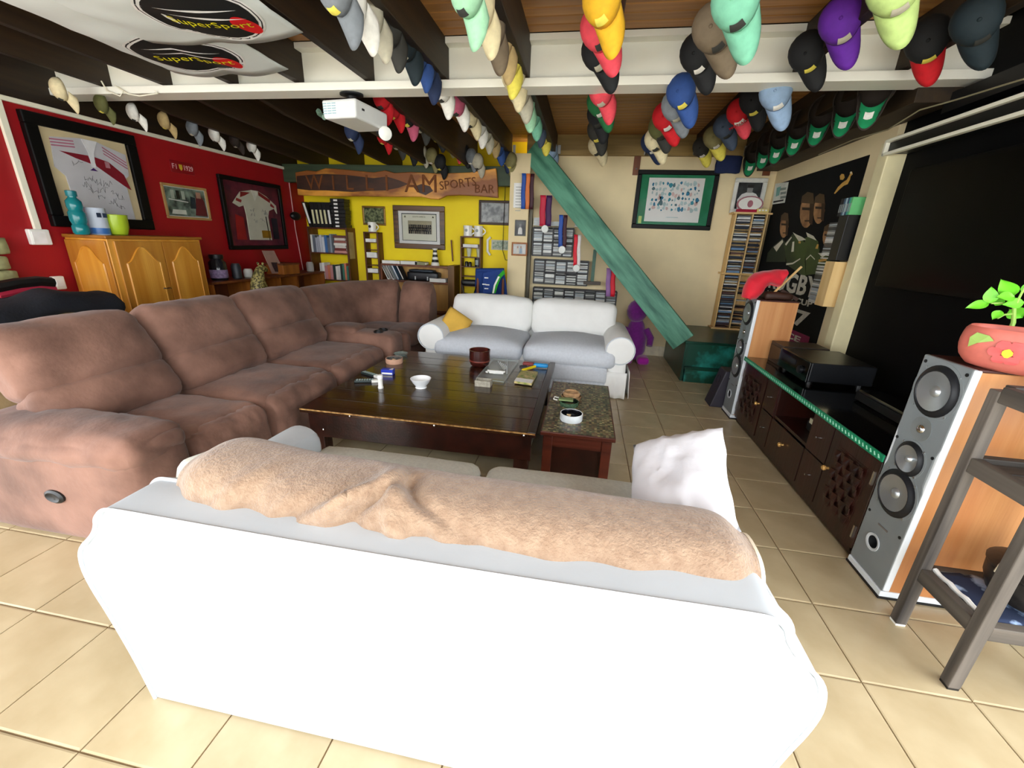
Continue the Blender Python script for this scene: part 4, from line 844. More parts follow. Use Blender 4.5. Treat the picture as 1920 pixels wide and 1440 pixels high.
def old_photo(t, pr, r, d):
    rel(LW, r, [(.06, .06), (.42, .06), (.42, .22), (.1, .22)], d, mat('white_car', '#E2E5D8', .5), 'car_shape', t); rel(LW, r, [(.05, .56), (.52, .5), (.52, .53), (.05, .59)], d, PAPER, 'divider', t)
    rel(LW, r, [(.66, .05), (.98, .05), (.96, .6), (.86, .86), (.76, .84), (.72, .5)], d, mat('maroon_coat', '#6E1F22', .8), 'figure', t); rel(LW, r, [(.76, .7), (.88, .7), (.88, .92), (.76, .92)], d+.002, mat('skin_tone', '#B98A74', .8), 'figure_face', t)
    rel(LW, r, [(.56, .3), (.7, .3), (.72, .7), (.6, .74)], d+.001, mat('slate_figure', '#26343A', .8), 'figure', t)
    for k in range(3): rel(LW, r, [(.12+.13*k, .6), (.2+.13*k, .6), (.2+.13*k, .9), (.12+.13*k, .9)], d, INK if k % 2 else mat('pale_figure', '#B9C2B0', .8), 'figure', t)
picture(LW, 'montage_photo', 'unframed-looking montage photograph with a white car on red wall', ((298, 343), (385, 352), (394, 415), (312, 408)), .03, mat('tan_frame', '#B08A52', .5), PAPER, mat('green_grey_photo', '#2E3A34', .5, col2='#93A897', scale=9), (.02, .02, .02, .02), .025, extra=old_photo)
uv = [LW.uv(*p) for p in ((316, 299), (360, 306), (362, 329), (320, 325))]; u0, u1, v0, v1 = uv[0][0], uv[1][0], uv[2][1], uv[0][1]
g = G(); LW.slab(g, u0, u1, v0, v1, .002, .010); npl = tag(g.obj('number_plate', mat('red_enamel', '#8E0A18', .35, var=.06), bevel=.003), 'dark red enamel plate reading F1 1929 above the montage', 'plate')
PKT = mat('pale_pink_lettering', '#E5B8B8', .5); hh = (v1-v0)
txt('F1', hh*.62, LW.M(u0+(u1-u0)*.17, (v0+v1)/2, .011), PKT, npl); txt('1929', hh*.62, LW.M(u0+(u1-u0)*.74, (v0+v1)/2, .011), PKT, npl, wx=.85)
g = G(); LW.poly(g, [(u0+(u1-u0)*(.42+.07*a), (v0+v1)/2+hh*b) for a, b in ((-1, .25), (1, .25), (.9, -.1), (0, -.28), (-.9, -.1))], .010, .012); g.obj('shield', mat('yellow_shield', '#C9A92C', .5), npl)
# conduit, boxes and cable on the red wall
def box_on(W, name, label, pxs, d, m, cat):
    uv = [W.uv(*p) for p in pxs]; g = G(); W.slab(g, min(a[0] for a in uv), max(a[0] for a in uv), min(a[1] for a in uv), max(a[1] for a in uv), .001, d); return tag(g.obj(name, m, bevel=min(.01, d*.3)), label, cat)
a = LW.uv(3, 205); b = LW.uv(62, 430)
g = G(); uu_ = (a[0]+b[0])/2; LW.slab(g, uu_-.025, uu_+.025, b[1], 2.64, .001, .03); tag(g.obj('cable_conduit', CREAM, bevel=.004), 'white vertical cable conduit on the red wall above switch box', 'conduit')
bxs = box_on(LW, 'switch_box', 'square white switch box on the red wall under the conduit', ((46, 429), (84, 431), (86, 459), (54, 459)), .05, WHITEP, 'switch'); 
q = LW.uv(66, 445); g = G(); LW.slab(g, q[0]-.05, q[0]+.05, q[1]-.05, q[1]+.05, .05, .055); g.obj('face_plate', mat('white_plate', '#FAFAF6', .3), bxs)
sk_ = box_on(LW, 'wall_socket', 'small white wall socket above the dark jacket on red wall', ((92, 518), (112, 517), (118, 540), (98, 543)), .05, WHITEP, 'socket')
g = G(); q = LW.uv(105, 530); LW.slab(g, q[0]-.03, q[0]+.03, q[1]-.03, q[1]+.03, .05, .056); g.obj('face_plate', mat('white_plate', ''), sk_)
tag(G().tube([LW.p(*LW.uv(541, 342), .01), LW.p(*LW.uv(553, 430), .01), LW.p(*LW.uv(570, 520), .01)], .008, 6).obj('wire', mat('pink_white_cable', '#D9A6A6', .6), smooth=True), 'thin pale cable running down the red wall beside bookshelf', 'cable')
q = LW.uv(548, 405); g = G(); g.ball(LW.p(q[0], q[1], .06), .06, .12, .07); hk = tag(g.obj('wall_hook', BLACK, smooth='all'), 'dark rounded wall ornament between racing shirt and bookshelf', 'ornament')
# stone cladding at the far left edge of the red wall
stn = thing('stone_cladding', 'pale greenish stone cladding at the end of the red wall', 'stonework', (-4.95, 2.2, 0))
STN = mat('pale_green_stone', '#A8A877', .8, var=.25, scale=10, bump=.6, bscale=15, rand=.15)
ue = LW.uv(22, 510)[0]; vtop = LW.uv(3, 468)[1]; zz = 1.18; k = 0
while zz < vtop+.0:
    h_ = .09+.03*(k % 3); 
    for j in range(2): G().soft((-4.97, ue-.15-.3*j-.03*(k % 2), zz+h_/2), (.06, .14, h_/2-.004), .02, n=5, amp=.008, fr=12, seed=k+j).obj('stone', STN, stn, smooth='all', weld=.001)
    zz += h_; k += 1
# ------------------------------------------------------------------ pine cupboard with things on top
cpY0 = 3.44; cpX = -4.5; q0 = PX(197, 440, cpX); q1 = PX(373, 446, cpX); ct_ = 1.575
cp = thing('pine_cupboard', 'tall honey pine cupboard with arched panel doors against red wall', 'cupboard', (-4.75, 3.9, 0))
yA_, yB_ = q0.y, q1.y; xL = -4.985
G().box(xL, cpX, yA_, yB_, .0, ct_-.03).obj('carcass', PINE, cp, bevel=.005); G().box(xL, cpX+.02, yA_-.02, yB_+.02, ct_-.03, ct_).obj('top', wood('dark_pine_top', '#8E5718', '#A96F26', 'y', .4), cp, bevel=.006)
def arch(u0, u1, z0, z1):
    pts = [(u0, z0), (u1, z0), (u1, z1-.17)]
    for k in range(1, 16):
        t = k/16; pts.append((u1+(u0-u1)*t, z1-.17+.15*math.sin(math.pi*t)**2))
    return pts+[(u0, z1-.17)]
PINED = wood('darker_pine_frame', '#A8661A', '#C58A33', 'z', .35, coat=.3, s=4)
def cdoor(f, u0, u1, name, hand=None):
    g = G(); z0, z1 = .08, ct_-.05
    g.prism([f(u0, z0, 0), f(u1, z0, 0), f(u1, z1, 0), f(u0, z1, 0)], f(u0, z0, .018)-f(u0, z0, 0)); dr = g.obj(name, PINED, cp, bevel=.004)
    g = G(); a = arch(u0+.07, u1-.07, z0+.08, z1-.04); g.prism([f(x, z, .018) for x, z in a], f(0, 0, .012)-f(0, 0, 0)); pn = g.obj('raised_panel', PINE, dr, bevel=.008)
    G().tube([f(x, z, .024) for x, z in a]+[f(*a[0], .024)], .012, 6).obj('moulding', PINE, dr, smooth=True)
    if hand:
        c = f(hand, ct_-.53, .018); G().tube([c+V((0, -.05, 0)), c+V((.025, -.02, 0)), c+V((.025, .03, 0)), c+V((0, .06, 0))], .008, 8).obj('handle', CHROME, dr, smooth=True)
cdoor(lambda u, z, d: V((u, yA_-d, z)), xL+.01, cpX-.01, 'side_panel')
ym = (yA_+yB_)/2+.02
cdoor(lambda u, z, d: V((cpX+d, u, z)), yA_+.05, ym-.005, 'door', ym-.06); cdoor(lambda u, z, d: V((cpX+d, u, z)), ym+.005, yB_-.03, 'door')
def top_at(x, y): return PZ(x, y, ct_)
q = PX(152, 430, -4.7); TEAL = mat('teal_translucent_plastic', '#138B92', .15, trans=.3, var=.05)
bt = tag(G().lathe([(.05, 0), (.062, .02), (.062, .07), (.052, .09), (.062, .12), (.062, .19), (.05, .21), (.058, .24), (.056, .29), (.03, .32), (.03, .33)], (q.x, q.y, ct_), n=24).obj('water_bottle', TEAL, smooth=True), 'teal ribbed water bottle on top of the pine cupboard', 'bottle')
G().lathe([(.038, .33), (.04, .335), (.04, .375), (.03, .38), (.001, .38)], (q.x, q.y, ct_), n=20).obj('cap', mat('teal_cap', '#0E6F78', .3), bt, smooth=True)
q = PX(188, 434, -4.72); tn = tag(G().lathe([(.075, 0), (.078, .004), (.078, .24), (.08, .245), (.001, .245)], (q.x, q.y, ct_), n=26).obj('tin', mat('pale_blue_white_tin', '#C5CEDC', .35, var=.05), smooth=True), 'pale blue and white tin beside the green mug on cupboard', 'tin')
G().lathe([(.0787, .01), (.0792, .012), (.0792, .06), (.0787, .064)], (q.x, q.y, ct_), n=26).obj('blue_band', mat('mid_blue_print', '#3C72B8', .4), tn, smooth=True)
for k in range(2): G().box(q.x+.074, q.x+.081, q.y-.05+.05*k, q.y-.015+.05*k, ct_+.16, ct_+.2).obj('print_mark', mat('navy_print', '#26344F', .5), tn)
q = PX(222, 436, -4.7); gm = tag(G().lathe([(.06, 0), (.075, .01), (.095, .08), (.1, .19), (.094, .19), (.088, .08), (.05, .02), (.001, .02)], (q.x, q.y, ct_), n=26).obj('lime_cup', mat('lime_ceramic', '#A9C52C', .3, var=.03), smooth=True), 'round lime green ceramic cup on top of the pine cupboard', 'cup')
G().lathe([(.098, .186), (.102, .19), (.098, .195), (.094, .19)], (q.x, q.y, ct_), n=26).obj('rim', mat('lime_rim', '#B9D342', .25), gm, smooth=True)
# ------------------------------------------------------------------ tan armchair with jacket at the left
tc_ = thing('tan_armchair', 'tan suede armchair standing behind the brown sofa by red wall', 'armchair', (-4.1, 2.6, 0))
TAN = mat('tan_suede', '#8C7350', .9, col2='#B79F76', scale=6, bump=.3, bscale=40)
Xc = -4.05
qa = PX(60, 590, Xc); qb = PX(178, 600, Xc)
G().soft((Xc-.12, 2.0, .52), (.14, .36, .52), .09, (.02, .02, .03), 9, .006).obj('backrest', TAN, tc_, smooth='all', weld=.001)
G().soft((Xc-.12, 2.74, .52), (.14, .36, .52), .09, (.02, .02, .03), 9, .006).obj('backrest', TAN, tc_, smooth='all', weld=.001)
G().soft((Xc-.45, 2.38, .28), (.35, .72, .2), .08, (0, 0, .02), 7).obj('seat', TAN, tc_, smooth='all', weld=.001)
def jack(u, v):
    y = 1.55+1.5*u; a = math.radians(-80+200*v)
    return V((Xc-.12+.17*math.sin(a)+.02*noise.noise(V((u*7, v*4, 0))), y+.05*noise.noise(V((v*5, u*3, 4))), 1.0+.10*math.cos(a)+.06*math.exp(-((u-.72)/.12)**2)+.02*noise.noise(V((u*8, v*5, 9)))))
jk = tag(G().grid(jack, 40, 16).obj('dark_jacket', mat('navy_black_cloth', '#0C111B', .9, var=.2, bump=.3, bscale=60), smooth='all', solid=.03), 'navy black jacket draped over the tan armchair back', 'jacket')
hs = thing('handset_tray', 'black and red padded strap resting on the jacket by red wall', 'strap', (Xc-.4, 2.4, 1.1))
pa_ = [PX(*p, -4.6) for p in ((-10, 540), (30, 532), (70, 528), (98, 530))]
G().tube(pa_, .045, 8).obj('black_strap', BLACK, hs, smooth=True); G().tube([p-V((0, 0, .06)) for p in pa_], .035, 8).obj('red_strap', mat('raspberry_cloth', '#A81D3A', .9), hs, smooth=True)
G().tube([p-V((0, 0, .13)) for p in pa_], .06, 8).obj('stuffing', mat('navy_black_cloth', ''), hs, smooth=True)
G().tube([V((p.x, p.y, 0)) for p in pa_[1:3]]+[pa_[2]-V((0, 0, .16))], .05, 8).obj('stand', BLACK, hs, smooth=True)
# ------------------------------------------------------------------ low console with ornaments along the red wall
lc = thing('low_console', 'low dark brown console shelf running along the red wall', 'console', (-4.7, 5.7, 0))
zt = PX(480, 518, -4.75).z
G().box(-4.98, -4.55, 4.55, 6.9, zt-.03, zt).obj('top', MAHOG, lc, bevel=.004); G().box(-4.98, -4.57, 4.55, 6.9, 0, .06).obj('plinth', MAHOG, lc)
for y in (4.55, 5.2, 5.75, 6.15, 6.87): G().box(-4.98, -4.56, y, y+.03, .06, zt-.03).obj('divider', wood('orange_brown_side', '#8A4C18', '#B06A28', 'z', .45), lc)
G().box(-4.98, -4.96, 4.55, 6.9, .06, zt-.03).obj('back_panel', MAHOG, lc); G().box(-4.98, -4.56, 4.58, 6.87, zt-.32, zt-.3).obj('shelf', MAHOG, lc)
# leopard figure on the sofa side
q = PX(490, 548, -4.35); LEO = mat('spotted_olive_clay', '#4A4424', .6, col2='#A89B5E', scale=38, contrast=(.45, .55))
lp = thing('leopard_figurine', 'spotted seated leopard figurine in front of the low console', 'figurine', (q.x, q.y, 0)); zb = q.z-.1; s_ = 1.0; c0 = V((q.x, q.y, zb))
g = G(); g.tube([c0+V((0, -.03, 0)), c0+V((0, -.05, .12)), c0+V((0, -.03, .26)), c0+V((0, .02, .38)), c0+V((0, .07, .42)), c0+V((0, .13, .40)), c0+V((0, .165, .37))], [.09, .11, .09, .06, .062, .045, .025], 12)
body = g.obj('body', LEO, lp, smooth=True, sub=1)
for sx in (-.04, .04):
    G().tube([c0+V((sx, .0, .26)), c0+V((sx, .07, .12)), c0+V((sx, .11, 0))], [.035, .028, .03], 8).obj('front_leg', LEO, lp, smooth=True); G().tube([c0+V((sx*1.7, -.07, .1)), c0+V((sx*1.9, .02, .06)), c0+V((sx*1.8, .06, 0))], [.06, .045, .03], 8).obj('hind_leg', LEO, lp, smooth=True)
    G().ball(c0+V((sx*.9, .06, .475)), .02, .012, .022, 8, 6).obj('ear', LEO, lp, smooth='all')
G().box(c0.x-.13, c0.x+.13, c0.y-.15, c0.y+.18, 0, c0.z+.005).obj('pedestal', MAHOG, lp, bevel=.006)
# leaning photo card, box, jars
q = [PX(*p, -4.7) for p in ((492, 470), (514, 470), (535, 513), (511, 513))]
crd = tag(G().prism(q, (-.012, 0, .002)).obj('photo_card', mat('mauve_card', '#A9877A', .6, var=.08)), 'tall mauve photo card leaning above the low console', 'card')
m_ = lambda a, b: (q[0]*(1-a)+q[1]*a)*(1-b)+(q[3]*(1-a)+q[2]*a)*b+V((.004, 0, 0))
G().prism([m_(.25, .5), (m_(.75, .5)), m_(.75, .92), m_(.25, .92)], (.002, 0, 0)).obj('print', mat('dark_card_print', '#3A2A2E', .6, var=.4, scale=60), crd)
q = PX(405, 548, -4.45); jr = thing('storage_jar', 'dark jar with a purple label on the low console', 'jar', (-4.7, 4.75, zt))
G().lathe([(.09, 0), (.1, .02), (.1, .22), (.07, .26), (.07, .29), (.001, .29)], (-4.72, 4.85, zt), n=20).obj('body', mat('dark_jar_glass', '#1A1B22', .15), jr, smooth=True); G().lathe([(.101, .03), (.103, .034), (.103, .13), (.101, .134)], (-4.72, 4.85, zt), n=20).obj('label', mat('lilac_label', '#8A7698', .6, var=.3, scale=40), jr, smooth=True)
G().lathe([(.078, .27), (.08, .28), (.08, .32), (.001, .325)], (-4.72, 4.85, zt), n=20).obj('lid', BLACK, jr, smooth=True)
for k, (y, h_, c, nm) in enumerate(((5.12, .2, '#2E3238', 'dark'), (5.32, .12, '#D6D6CE', 'white'), (6.72, .16, '#A8A39C', 'grey'))):
    o = tag(G().lathe([(.05, 0), (.06, .01), (.06, h_*.8), (.045, h_), (.001, h_)], (-4.7, y, zt), n=16).obj('small_pot', mat('pot_'+nm, c, .5), smooth=True), 'small %s pot standing on the low console' % nm, 'pot')
bx2 = thing('wooden_casket', 'orange-brown wooden box standing on the low console top', 'box', (-4.72, 6.1, zt))
G().box(-4.9, -4.6, 5.92, 6.3, zt, zt+.14).obj('body', wood('orange_brown_side', ''), bx2, bevel=.005); G().box(-4.91, -4.59, 5.91, 6.31, zt+.14, zt+.165).obj('lid', MAHOG, bx2, bevel=.004)
# ------------------------------------------------------------------ yellow alcove: sign, shelves, books
SGN = mat('live_edge_slab', '#8A4E18', .45, col2='#E6A03C', scale=1.6, stretch=(.8, 1, 2.2), coat=.2, contrast=(.42, .6), bump=.2, bscale=14)
sp = [(553, 323), (575, 319), (592, 321), (610, 315), (640, 317), (680, 321), (700, 323), (722, 319), (740, 324), (770, 322), (820, 325), (880, 323), (930, 315), (933, 345), (934, 371), (900, 368), (860, 366), (838, 367), (822, 374), (806, 373), (790, 369), (740, 369), (680, 368), (620, 368), (558, 366), (556, 345)]
q = [PY(*p, 6.67) for p in sp]
sign = tag(G().prism(q, (0, .055, 0)).obj('carved_sign', SGN, bevel=.012), 'long live-edge wooden slab sign carved with sports bar lettering', 'sign')
HEART = mat('dark_heartwood', '#1F0E05', .5, col2='#4A260C', scale=3, stretch=(.6, 1, 2), coat=.2)
G().prism([PY(*q_, 6.668) for q_ in ((556, 330), (590, 327), (612, 326), (650, 328), (700, 334), (725, 331), (748, 338), (765, 345), (748, 352), (722, 357), (690, 358), (660, 360), (610, 357), (580, 357), (557, 354))], (0, .004, 0)).obj('heartwood', HEART, sign)
G().prism([PY(*q_, 6.668) for q_ in ((775, 350), (790, 345), (806, 349), (812, 358), (798, 366), (782, 360))], (0, .004, 0)).obj('heartwood', HEART, sign)
CARV = mat('burnt_lettering', '#6E3C14', .8, var=.2)
def sgt(s, px, py, size, tilt=0, wx=1): txt(s, size, frameM(PY(px, py, 6.664), (math.cos(tilt), 0, math.sin(tilt)), (0, 0, 1)), CARV, sign, wx=wx, ext=.004)
for s, px, py, sz_ in (('W', 590, 343, .30), ('I', 625, 344, .30), ('L', 655, 344, .30), ('L', 692, 344, .32), ('I', 725, 345, .33), ('A', 772, 346, .36), ('M', 805, 346, .36)): sgt(s, px, py, sz_)
sgt('SPORTS', 858, 345, .17, .13); sgt('BAR', 908, 355, .17, .0)
SH = mat('shelf_mahogany', '#4B2110', .5, col2='#6E3A1C', scale=6, stretch=(2, 2, .15))
fy, by = 6.92, 7.195
bsx0 = PY(581, 470, fy).x; bsx1 = PY(652, 470, fy).x
zs = [PY(620, y, fy).z for y in (427, 474, 524)]
bk_ = thing('bookcase', 'dark mahogany bookcase packed with books against the yellow wall', 'bookcase', ((bsx0+bsx1)/2, 7.05, 0))
for x in (bsx0, bsx1): G().box(x-.014, x+.014, fy, by, 0, zs[0]+.01).obj('side', SH, bk_, bevel=.003)
for z in zs+[zs[2]-.42, .06]: G().box(bsx0+.014, bsx1-.014, fy+.005, by, z-.02, z).obj('shelf', SH, bk_, bevel=.002)
G().box(bsx1+.014, bsx1+.017, fy+.03, fy+.2, zs[0]-.5, zs[0]-.06).obj('taped_notice', mat('tan_paper', '#B9A578', .8), bk_, label='tan paper notice taped to the bookcase side')
BC = ['#C9CDD6', '#E2E2DE', '#9FA8B8', '#3A5E96', '#D8D3C6', '#5A6472', '#B8B4B0', '#26292E', '#E9E5DA', '#7A8CA6', '#C46A4E', '#E8D7CE', '#2F6152', '#B56A78', '#F0EFEA', '#4A4A52']
def bmat(c): return mat('book_'+c[1:], c, .6, var=.06)
def book(x0, x1, y0, y1, z0, z1, c, label, group, M=None):
    t = thing('book', label, 'book', ((x0+x1)/2, (y0+y1)/2, z0), group); th = min(x1-x0, z1-z0)*.12
    return t, th
def vbooks(x0, x1, z, hmin, hmax, wmin, wmax, cols, group, lab, seed, band=None):
    rnd = random.Random(seed); x = x0; k = 0
    while x < x1-wmin*.9:
        w_ = min(rnd.uniform(wmin, wmax), x1-x); h_ = rnd.uniform(hmin, hmax); c = cols[rnd.randrange(len(cols))] if seed else cols[k % len(cols)]; k += 1
        t = thing('book', lab % k_ord(k), 'book', (x+w_/2, fy+.1, z), group)
        G().box(x+.001, x+w_-.001, fy+.02, fy+.2, z, z+h_).obj('cover', bmat(c), t, bevel=.002, seg=1); G().box(x+.004, x+w_-.004, fy+.03, fy+.198, z+h_-.004, z+h_+.001).obj('pages', PAPER, t)
        if band: G().box(x+w_*.25, x+w_*.75, fy+.0185, fy+.0205, z+h_*.2, z+h_*.75).obj('spine_label', bmat(band), t)
        x += w_
def k_ord(k): return ['zeroth', 'first', 'second', 'third', 'fourth', 'fifth', 'sixth', 'seventh', 'eighth', 'ninth', 'tenth', 'eleventh', 'twelfth', 'thirteenth', 'fourteenth', 'fifteenth', 'sixteenth', 'seventeenth', 'eighteenth', 'nineteenth', 'twentieth'][k]
wbk = bsx1-bsx0
vbooks(bsx0+.02, bsx0+wbk*.60, zs[1], .24, .33, .035, .055, ['#3F6FA8', '#2B5C93', '#D5D8DC', '#B9C0C9', '#8E98A2', '#E0E0DA', '#C7CBD2', '#A5A9B4', '#D9D9D4', '#5F6670'], 'upright books on the middle bookcase shelf', '%s upright pale book from the left on the middle bookcase shelf', 3)
vbooks(bsx0+.14, bsx1-.02, zs[2], .23, .29, .035, .055, ['#D07A5A', '#24332E', '#3E7A66', '#E8E2D8', '#1E1E22', '#9FB6C8', '#E7C9BE', '#C98A8A', '#F0EDE6', '#B9A7B5', '#F3F1EC', '#E9E6DF', '#D7D4CE'], 'upright books on the lower bookcase shelf', '%s upright book from the left on the lower bookcase shelf', 5)
# flat stack at right of middle shelf
for k, c in enumerate(['#C98F86', '#7A2F2A', '#E0D6CC', '#E9E4DA', '#9A5A4E', '#D9CFC2', '#6A3A34']):
    t = thing('book', '%s book up in the flat pile on the middle bookcase shelf' % k_ord(k+1), 'book', (bsx0+wbk*.8, fy+.1, zs[1]+k*.042), 'flat pile of books'); o = .01*((k*7) % 3)
    G().box(bsx0+wbk*.63+o, bsx1-.03-o, fy+.02, fy+.2, zs[1]+k*.042, zs[1]+k*.042+.04).obj('cover', bmat(c), t, bevel=.002, seg=1); G().box(bsx0+wbk*.63+o+.006, bsx1-.026-o, fy+.028, fy+.205, zs[1]+k*.042+.005, zs[1]+k*.042+.035).obj('pages', PAPER, t)
# top: black binders with labels
for k in range(6):
    x = bsx0+.03+k*.075; t = thing('binder', '%s black binder from the left on top of the bookcase' % k_ord(k+1), 'binder', (x, fy+.1, zs[0]), 'black binders on the bookcase')
    lean = .10*(1 if k == 0 else .3); g = G(); g.prism([(x-lean, fy+.02, zs[0]+.40), (x+.07-lean, fy+.02, zs[0]+.40), (x+.07, fy+.02, zs[0]), (x, fy+.02, zs[0])], (0, .2, 0)); g.obj('cover', BLACK, t)
    g = G(); f_ = lambda a, b: (x+.07*a-lean*b, fy+.018, zs[0]+.40*b); g.prism([f_(.25, .15), f_(.75, .15), f_(.75, .7 if k else .95), f_(.25, .7 if k else .95)], (0, .003, 0)); g.obj('spine_label', PAPER if k % 5 == 0 else mat('ivory_label', '#E3DFB0', .6), t)
for k in range(8):
    z = zs[0]+.002+k*.058; x = bsx0+wbk*.62; t = thing('video_case', '%s black video case up in the stack on the bookcase' % k_ord(k+1), 'case', (x+.1, fy+.1, z), 'stacked black video cases')
    G().box(x+.008*((k*5) % 3), bsx1+.005-.006*((k*3) % 4), fy+.02, fy+.2, z, z+.055).obj('case_body', BLACK, t, bevel=.002, seg=1); G().box(x+.08, x+.15, fy+.0175, fy+.0205, z+.014, z+.042).obj('spine_label', PAPER, t)
# narrow slot shelves
def nshelf(px0, px1, pyt, zlow, shelves, label, side=.02):
    x0 = PY(px0, 480, 7.02).x; x1 = PY(px1, 480, 7.02).x; zt_ = PY(px0, pyt, 7.02).z
    t = thing('narrow_shelf', label, 'shelf', ((x0+x1)/2, 7.1, zlow)); 
    for x in (x0, x1-side): G().box(x, x+side, 7.02, 7.195, zlow, zt_).obj('side', SH, t, bevel=.002)
    zz = []
    for py in shelves: z = PY((px0+px1)/2, py, 7.02).z; zz.append(z); G().box(x0+side, x1-side, 7.025, 7.195, z-.012, z).obj('shelf', SH, t)
    G().box(x0, x1, 7.02, 7.195, zt_-.015, zt_+.005).obj('top', SH, t, bevel=.002); G().box(x0+side, x1-side, 7.03, 7.195, zlow, zlow+.02).obj('bottom', SH, t)
    return x0, x1, zt_, zz
a0, a1, az, azz = nshelf(684, 711, 435, .0, (454, 468, 483, 497, 511), 'narrow dark slotted shelf with white boxes beside the bookcase', .03)
b0, b1, bz, bzz = nshelf(863, 901, 443, .0, (464, 482, 500, 518, 536), 'narrow open shelf with glasses and jars beside the pillar', .02)
CER = mat('white_ceramic', '#F1EFE6', .25, var=.02)
for k, z in enumerate((azz[0], azz[2], azz[4])): t = tag(G().box(a0+.045, a1-.035, 7.0, 7.12, z, z+(.055, .09, .07)[k]).obj('white_box', mat('white_card', '#ECEBE6', .6), bevel=.003), '%s small white box down the narrow slotted shelf' % k_ord(k+1), 'box', 'white boxes in the slotted shelf')
def mug(x, y, z, label, print_=None, s=1.0):
    t = tag(G().lathe([(.058*s, 0), (.064*s, .006), (.06*s, .07*s), (.066*s, .145*s), (.061*s, .145*s), (.054*s, .02), (.001, .02)], (x, y, z), n=22).obj('mug', CER, smooth=True), label, 'mug')
    G().tube([V((x+.058*s+.045*s*math.sin(k*math.pi/8), y, z+.12*s-.095*s*k/8)) for k in range(9)], .009*s, 6).obj('handle', CER, t, smooth=True)
    if print_: G().lathe([(.024, 0), (.024, .004), (.001, .004)], (x-.01, y-.061*s, z+.08*s), (0, -1, 0), 12).obj('print', print_, t)
mug((a0+a1)/2, 7.1, az+.005, 'white mug with a dark emblem on the narrow slotted shelf', INK, 1.1)
mug(b0+.11, 7.1, bz+.005, 'left white mug with grey print on the shelf by the pillar', mat('grey_print', '#9AA3A0', .6), 1.15); mug(b0+.29, 7.1, bz+.005, 'right white mug with grey print on the shelf by the pillar', mat('grey_print', ''), 1.15)
GLS = mat('drinking_glass', '#E8EEDC', .04, alpha=.35, var=0)
for k in range(2): tag(G().lathe([(.03, 0), (.03, .01), (.05, .16), (.046, .16), (.026, .014), (.001, .014)], (b0+.13+.17*k, 7.1, bzz[1]), n=18).obj('beer_glass', GLS, smooth=True), '%s tall beer glass on the shelf by the pillar' % ('left', 'right')[k], 'glass')
tag(G().box(b0+.04, b1-.05, 7.03, 7.15, bzz[0], bzz[0]+.05).obj('white_box', mat('white_card', ''), bevel=.003), 'flat white box on the upper level of the glass shelf', 'box')
for k, (dx, h_) in enumerate(((.09, .08), (.15, .075))): tag(G().lathe([(.028, 0), (.028, h_*.8), (.018, h_), (.001, h_)], (b0+dx, 7.09, bzz[2]), n=14).obj('small_jar', mat('dark_jar', '#2E2A20', .3), smooth=True), '%s small dark jar beside the black mug' % ('left', 'right')[k], 'jar')
t = tag(G().lathe([(.055, 0), (.058, .15), (.053, .15), (.05, .02), (.001, .02)], (b0+.29, 7.09, bzz[2]), n=18).obj('mug', BLACK, smooth=True), 'black mug with pale print on the glass shelf', 'mug'); G().box(b0+.26, b0+.31, 7.028, 7.034, bzz[2]+.03, bzz[2]+.11).obj('print', mat('grey_print', ''), t)
# low desk unit between the two shelves
dx0 = PY(712, 500, 6.9).x; dx1 = PY(843, 500, 6.9).x; dz = PY(780, 497, 6.9).z
dk_ = thing('writing_desk', 'brown desk hutch with a pale back panel under the team picture', 'desk', ((dx0+dx1)/2, 7.05, 0))
G().box(dx0, dx1, 6.92, 7.195, dz-.03, dz).obj('top', MAHOG, dk_, bevel=.003); G().box(dx1-.02, dx1+.09, 6.86, 7.195, 0, dz+.02).obj('side', wood('olive_brown_side', '#5A3A12', '#80591F', 'z'), dk_, bevel=.003); G().box(dx0, dx0+.03, 6.92, 7.195, 0, dz-.03).obj('side', MAHOG, dk_)
G().box(dx0+.03, dx1-.02, 7.17, 7.19, .3, dz-.03).obj('back_panel', wood('pale_oak_panel', '#B5813C', '#D3A55E', 'z'), dk_)
zd = PY(800, 528, 6.92).z; G().box(dx0+.03, dx1-.02, 6.92, 7.17, zd-.03, zd).obj('shelf', MAHOG, dk_); G().box(dx0+.03, dx1-.02, 6.92, 7.17, .4, .43).obj('shelf', MAHOG, dk_)
for k, c in enumerate(['#F2F0EA', '#E9E7E0', '#5B7E9E', '#20242B']):
    x = dx0+.12+.09*k; t = thing('book', '%s leaning book from the left on the desk hutch' % k_ord(k+1), 'book', (x, 7.0, zd), 'leaning books on the desk hutch'); g = G(); g.prism([(x, 6.93, zd+.002), (x+.03, 6.93, zd+.002), (x-.09, 6.93, zd+.27), (x-.12, 6.93, zd+.26)], (0, .18, 0)); g.obj('cover', bmat(c), t)
    g = G(); g.prism([(x+.008, 6.928, zd+.02), (x+.024, 6.928, zd+.02), (x-.09, 6.928, zd+.255), (x-.106, 6.928, zd+.25)], (0, .004, 0)); g.obj('pages', PAPER if k > 1 else BLACK, t)
bc = thing('briefcase', 'dark leather case lying flat on the desk hutch shelf', 'case', (dx0+.75, 7.05, zd))
G().soft((dx0+.75, 7.03, zd+.08), (.28, .1, .075), .03, (0, 0, .01), 7).obj('case_body', mat('black_leather', '#15191F', .35, var=.2, bump=.2), bc, smooth='all', weld=.001); G().soft((dx0+.72, 7.03, zd+.17), (.22, .09, .02), .018, n=6).obj('flap', mat('blue_black_leather', '#2A3640', .3), bc, smooth='all', weld=.001)
for x in (.62, .84): G().box(dx0+x, dx0+x+.02, 6.922, 6.93, zd+.02, zd+.08).obj('clasp', STEEL, bc)
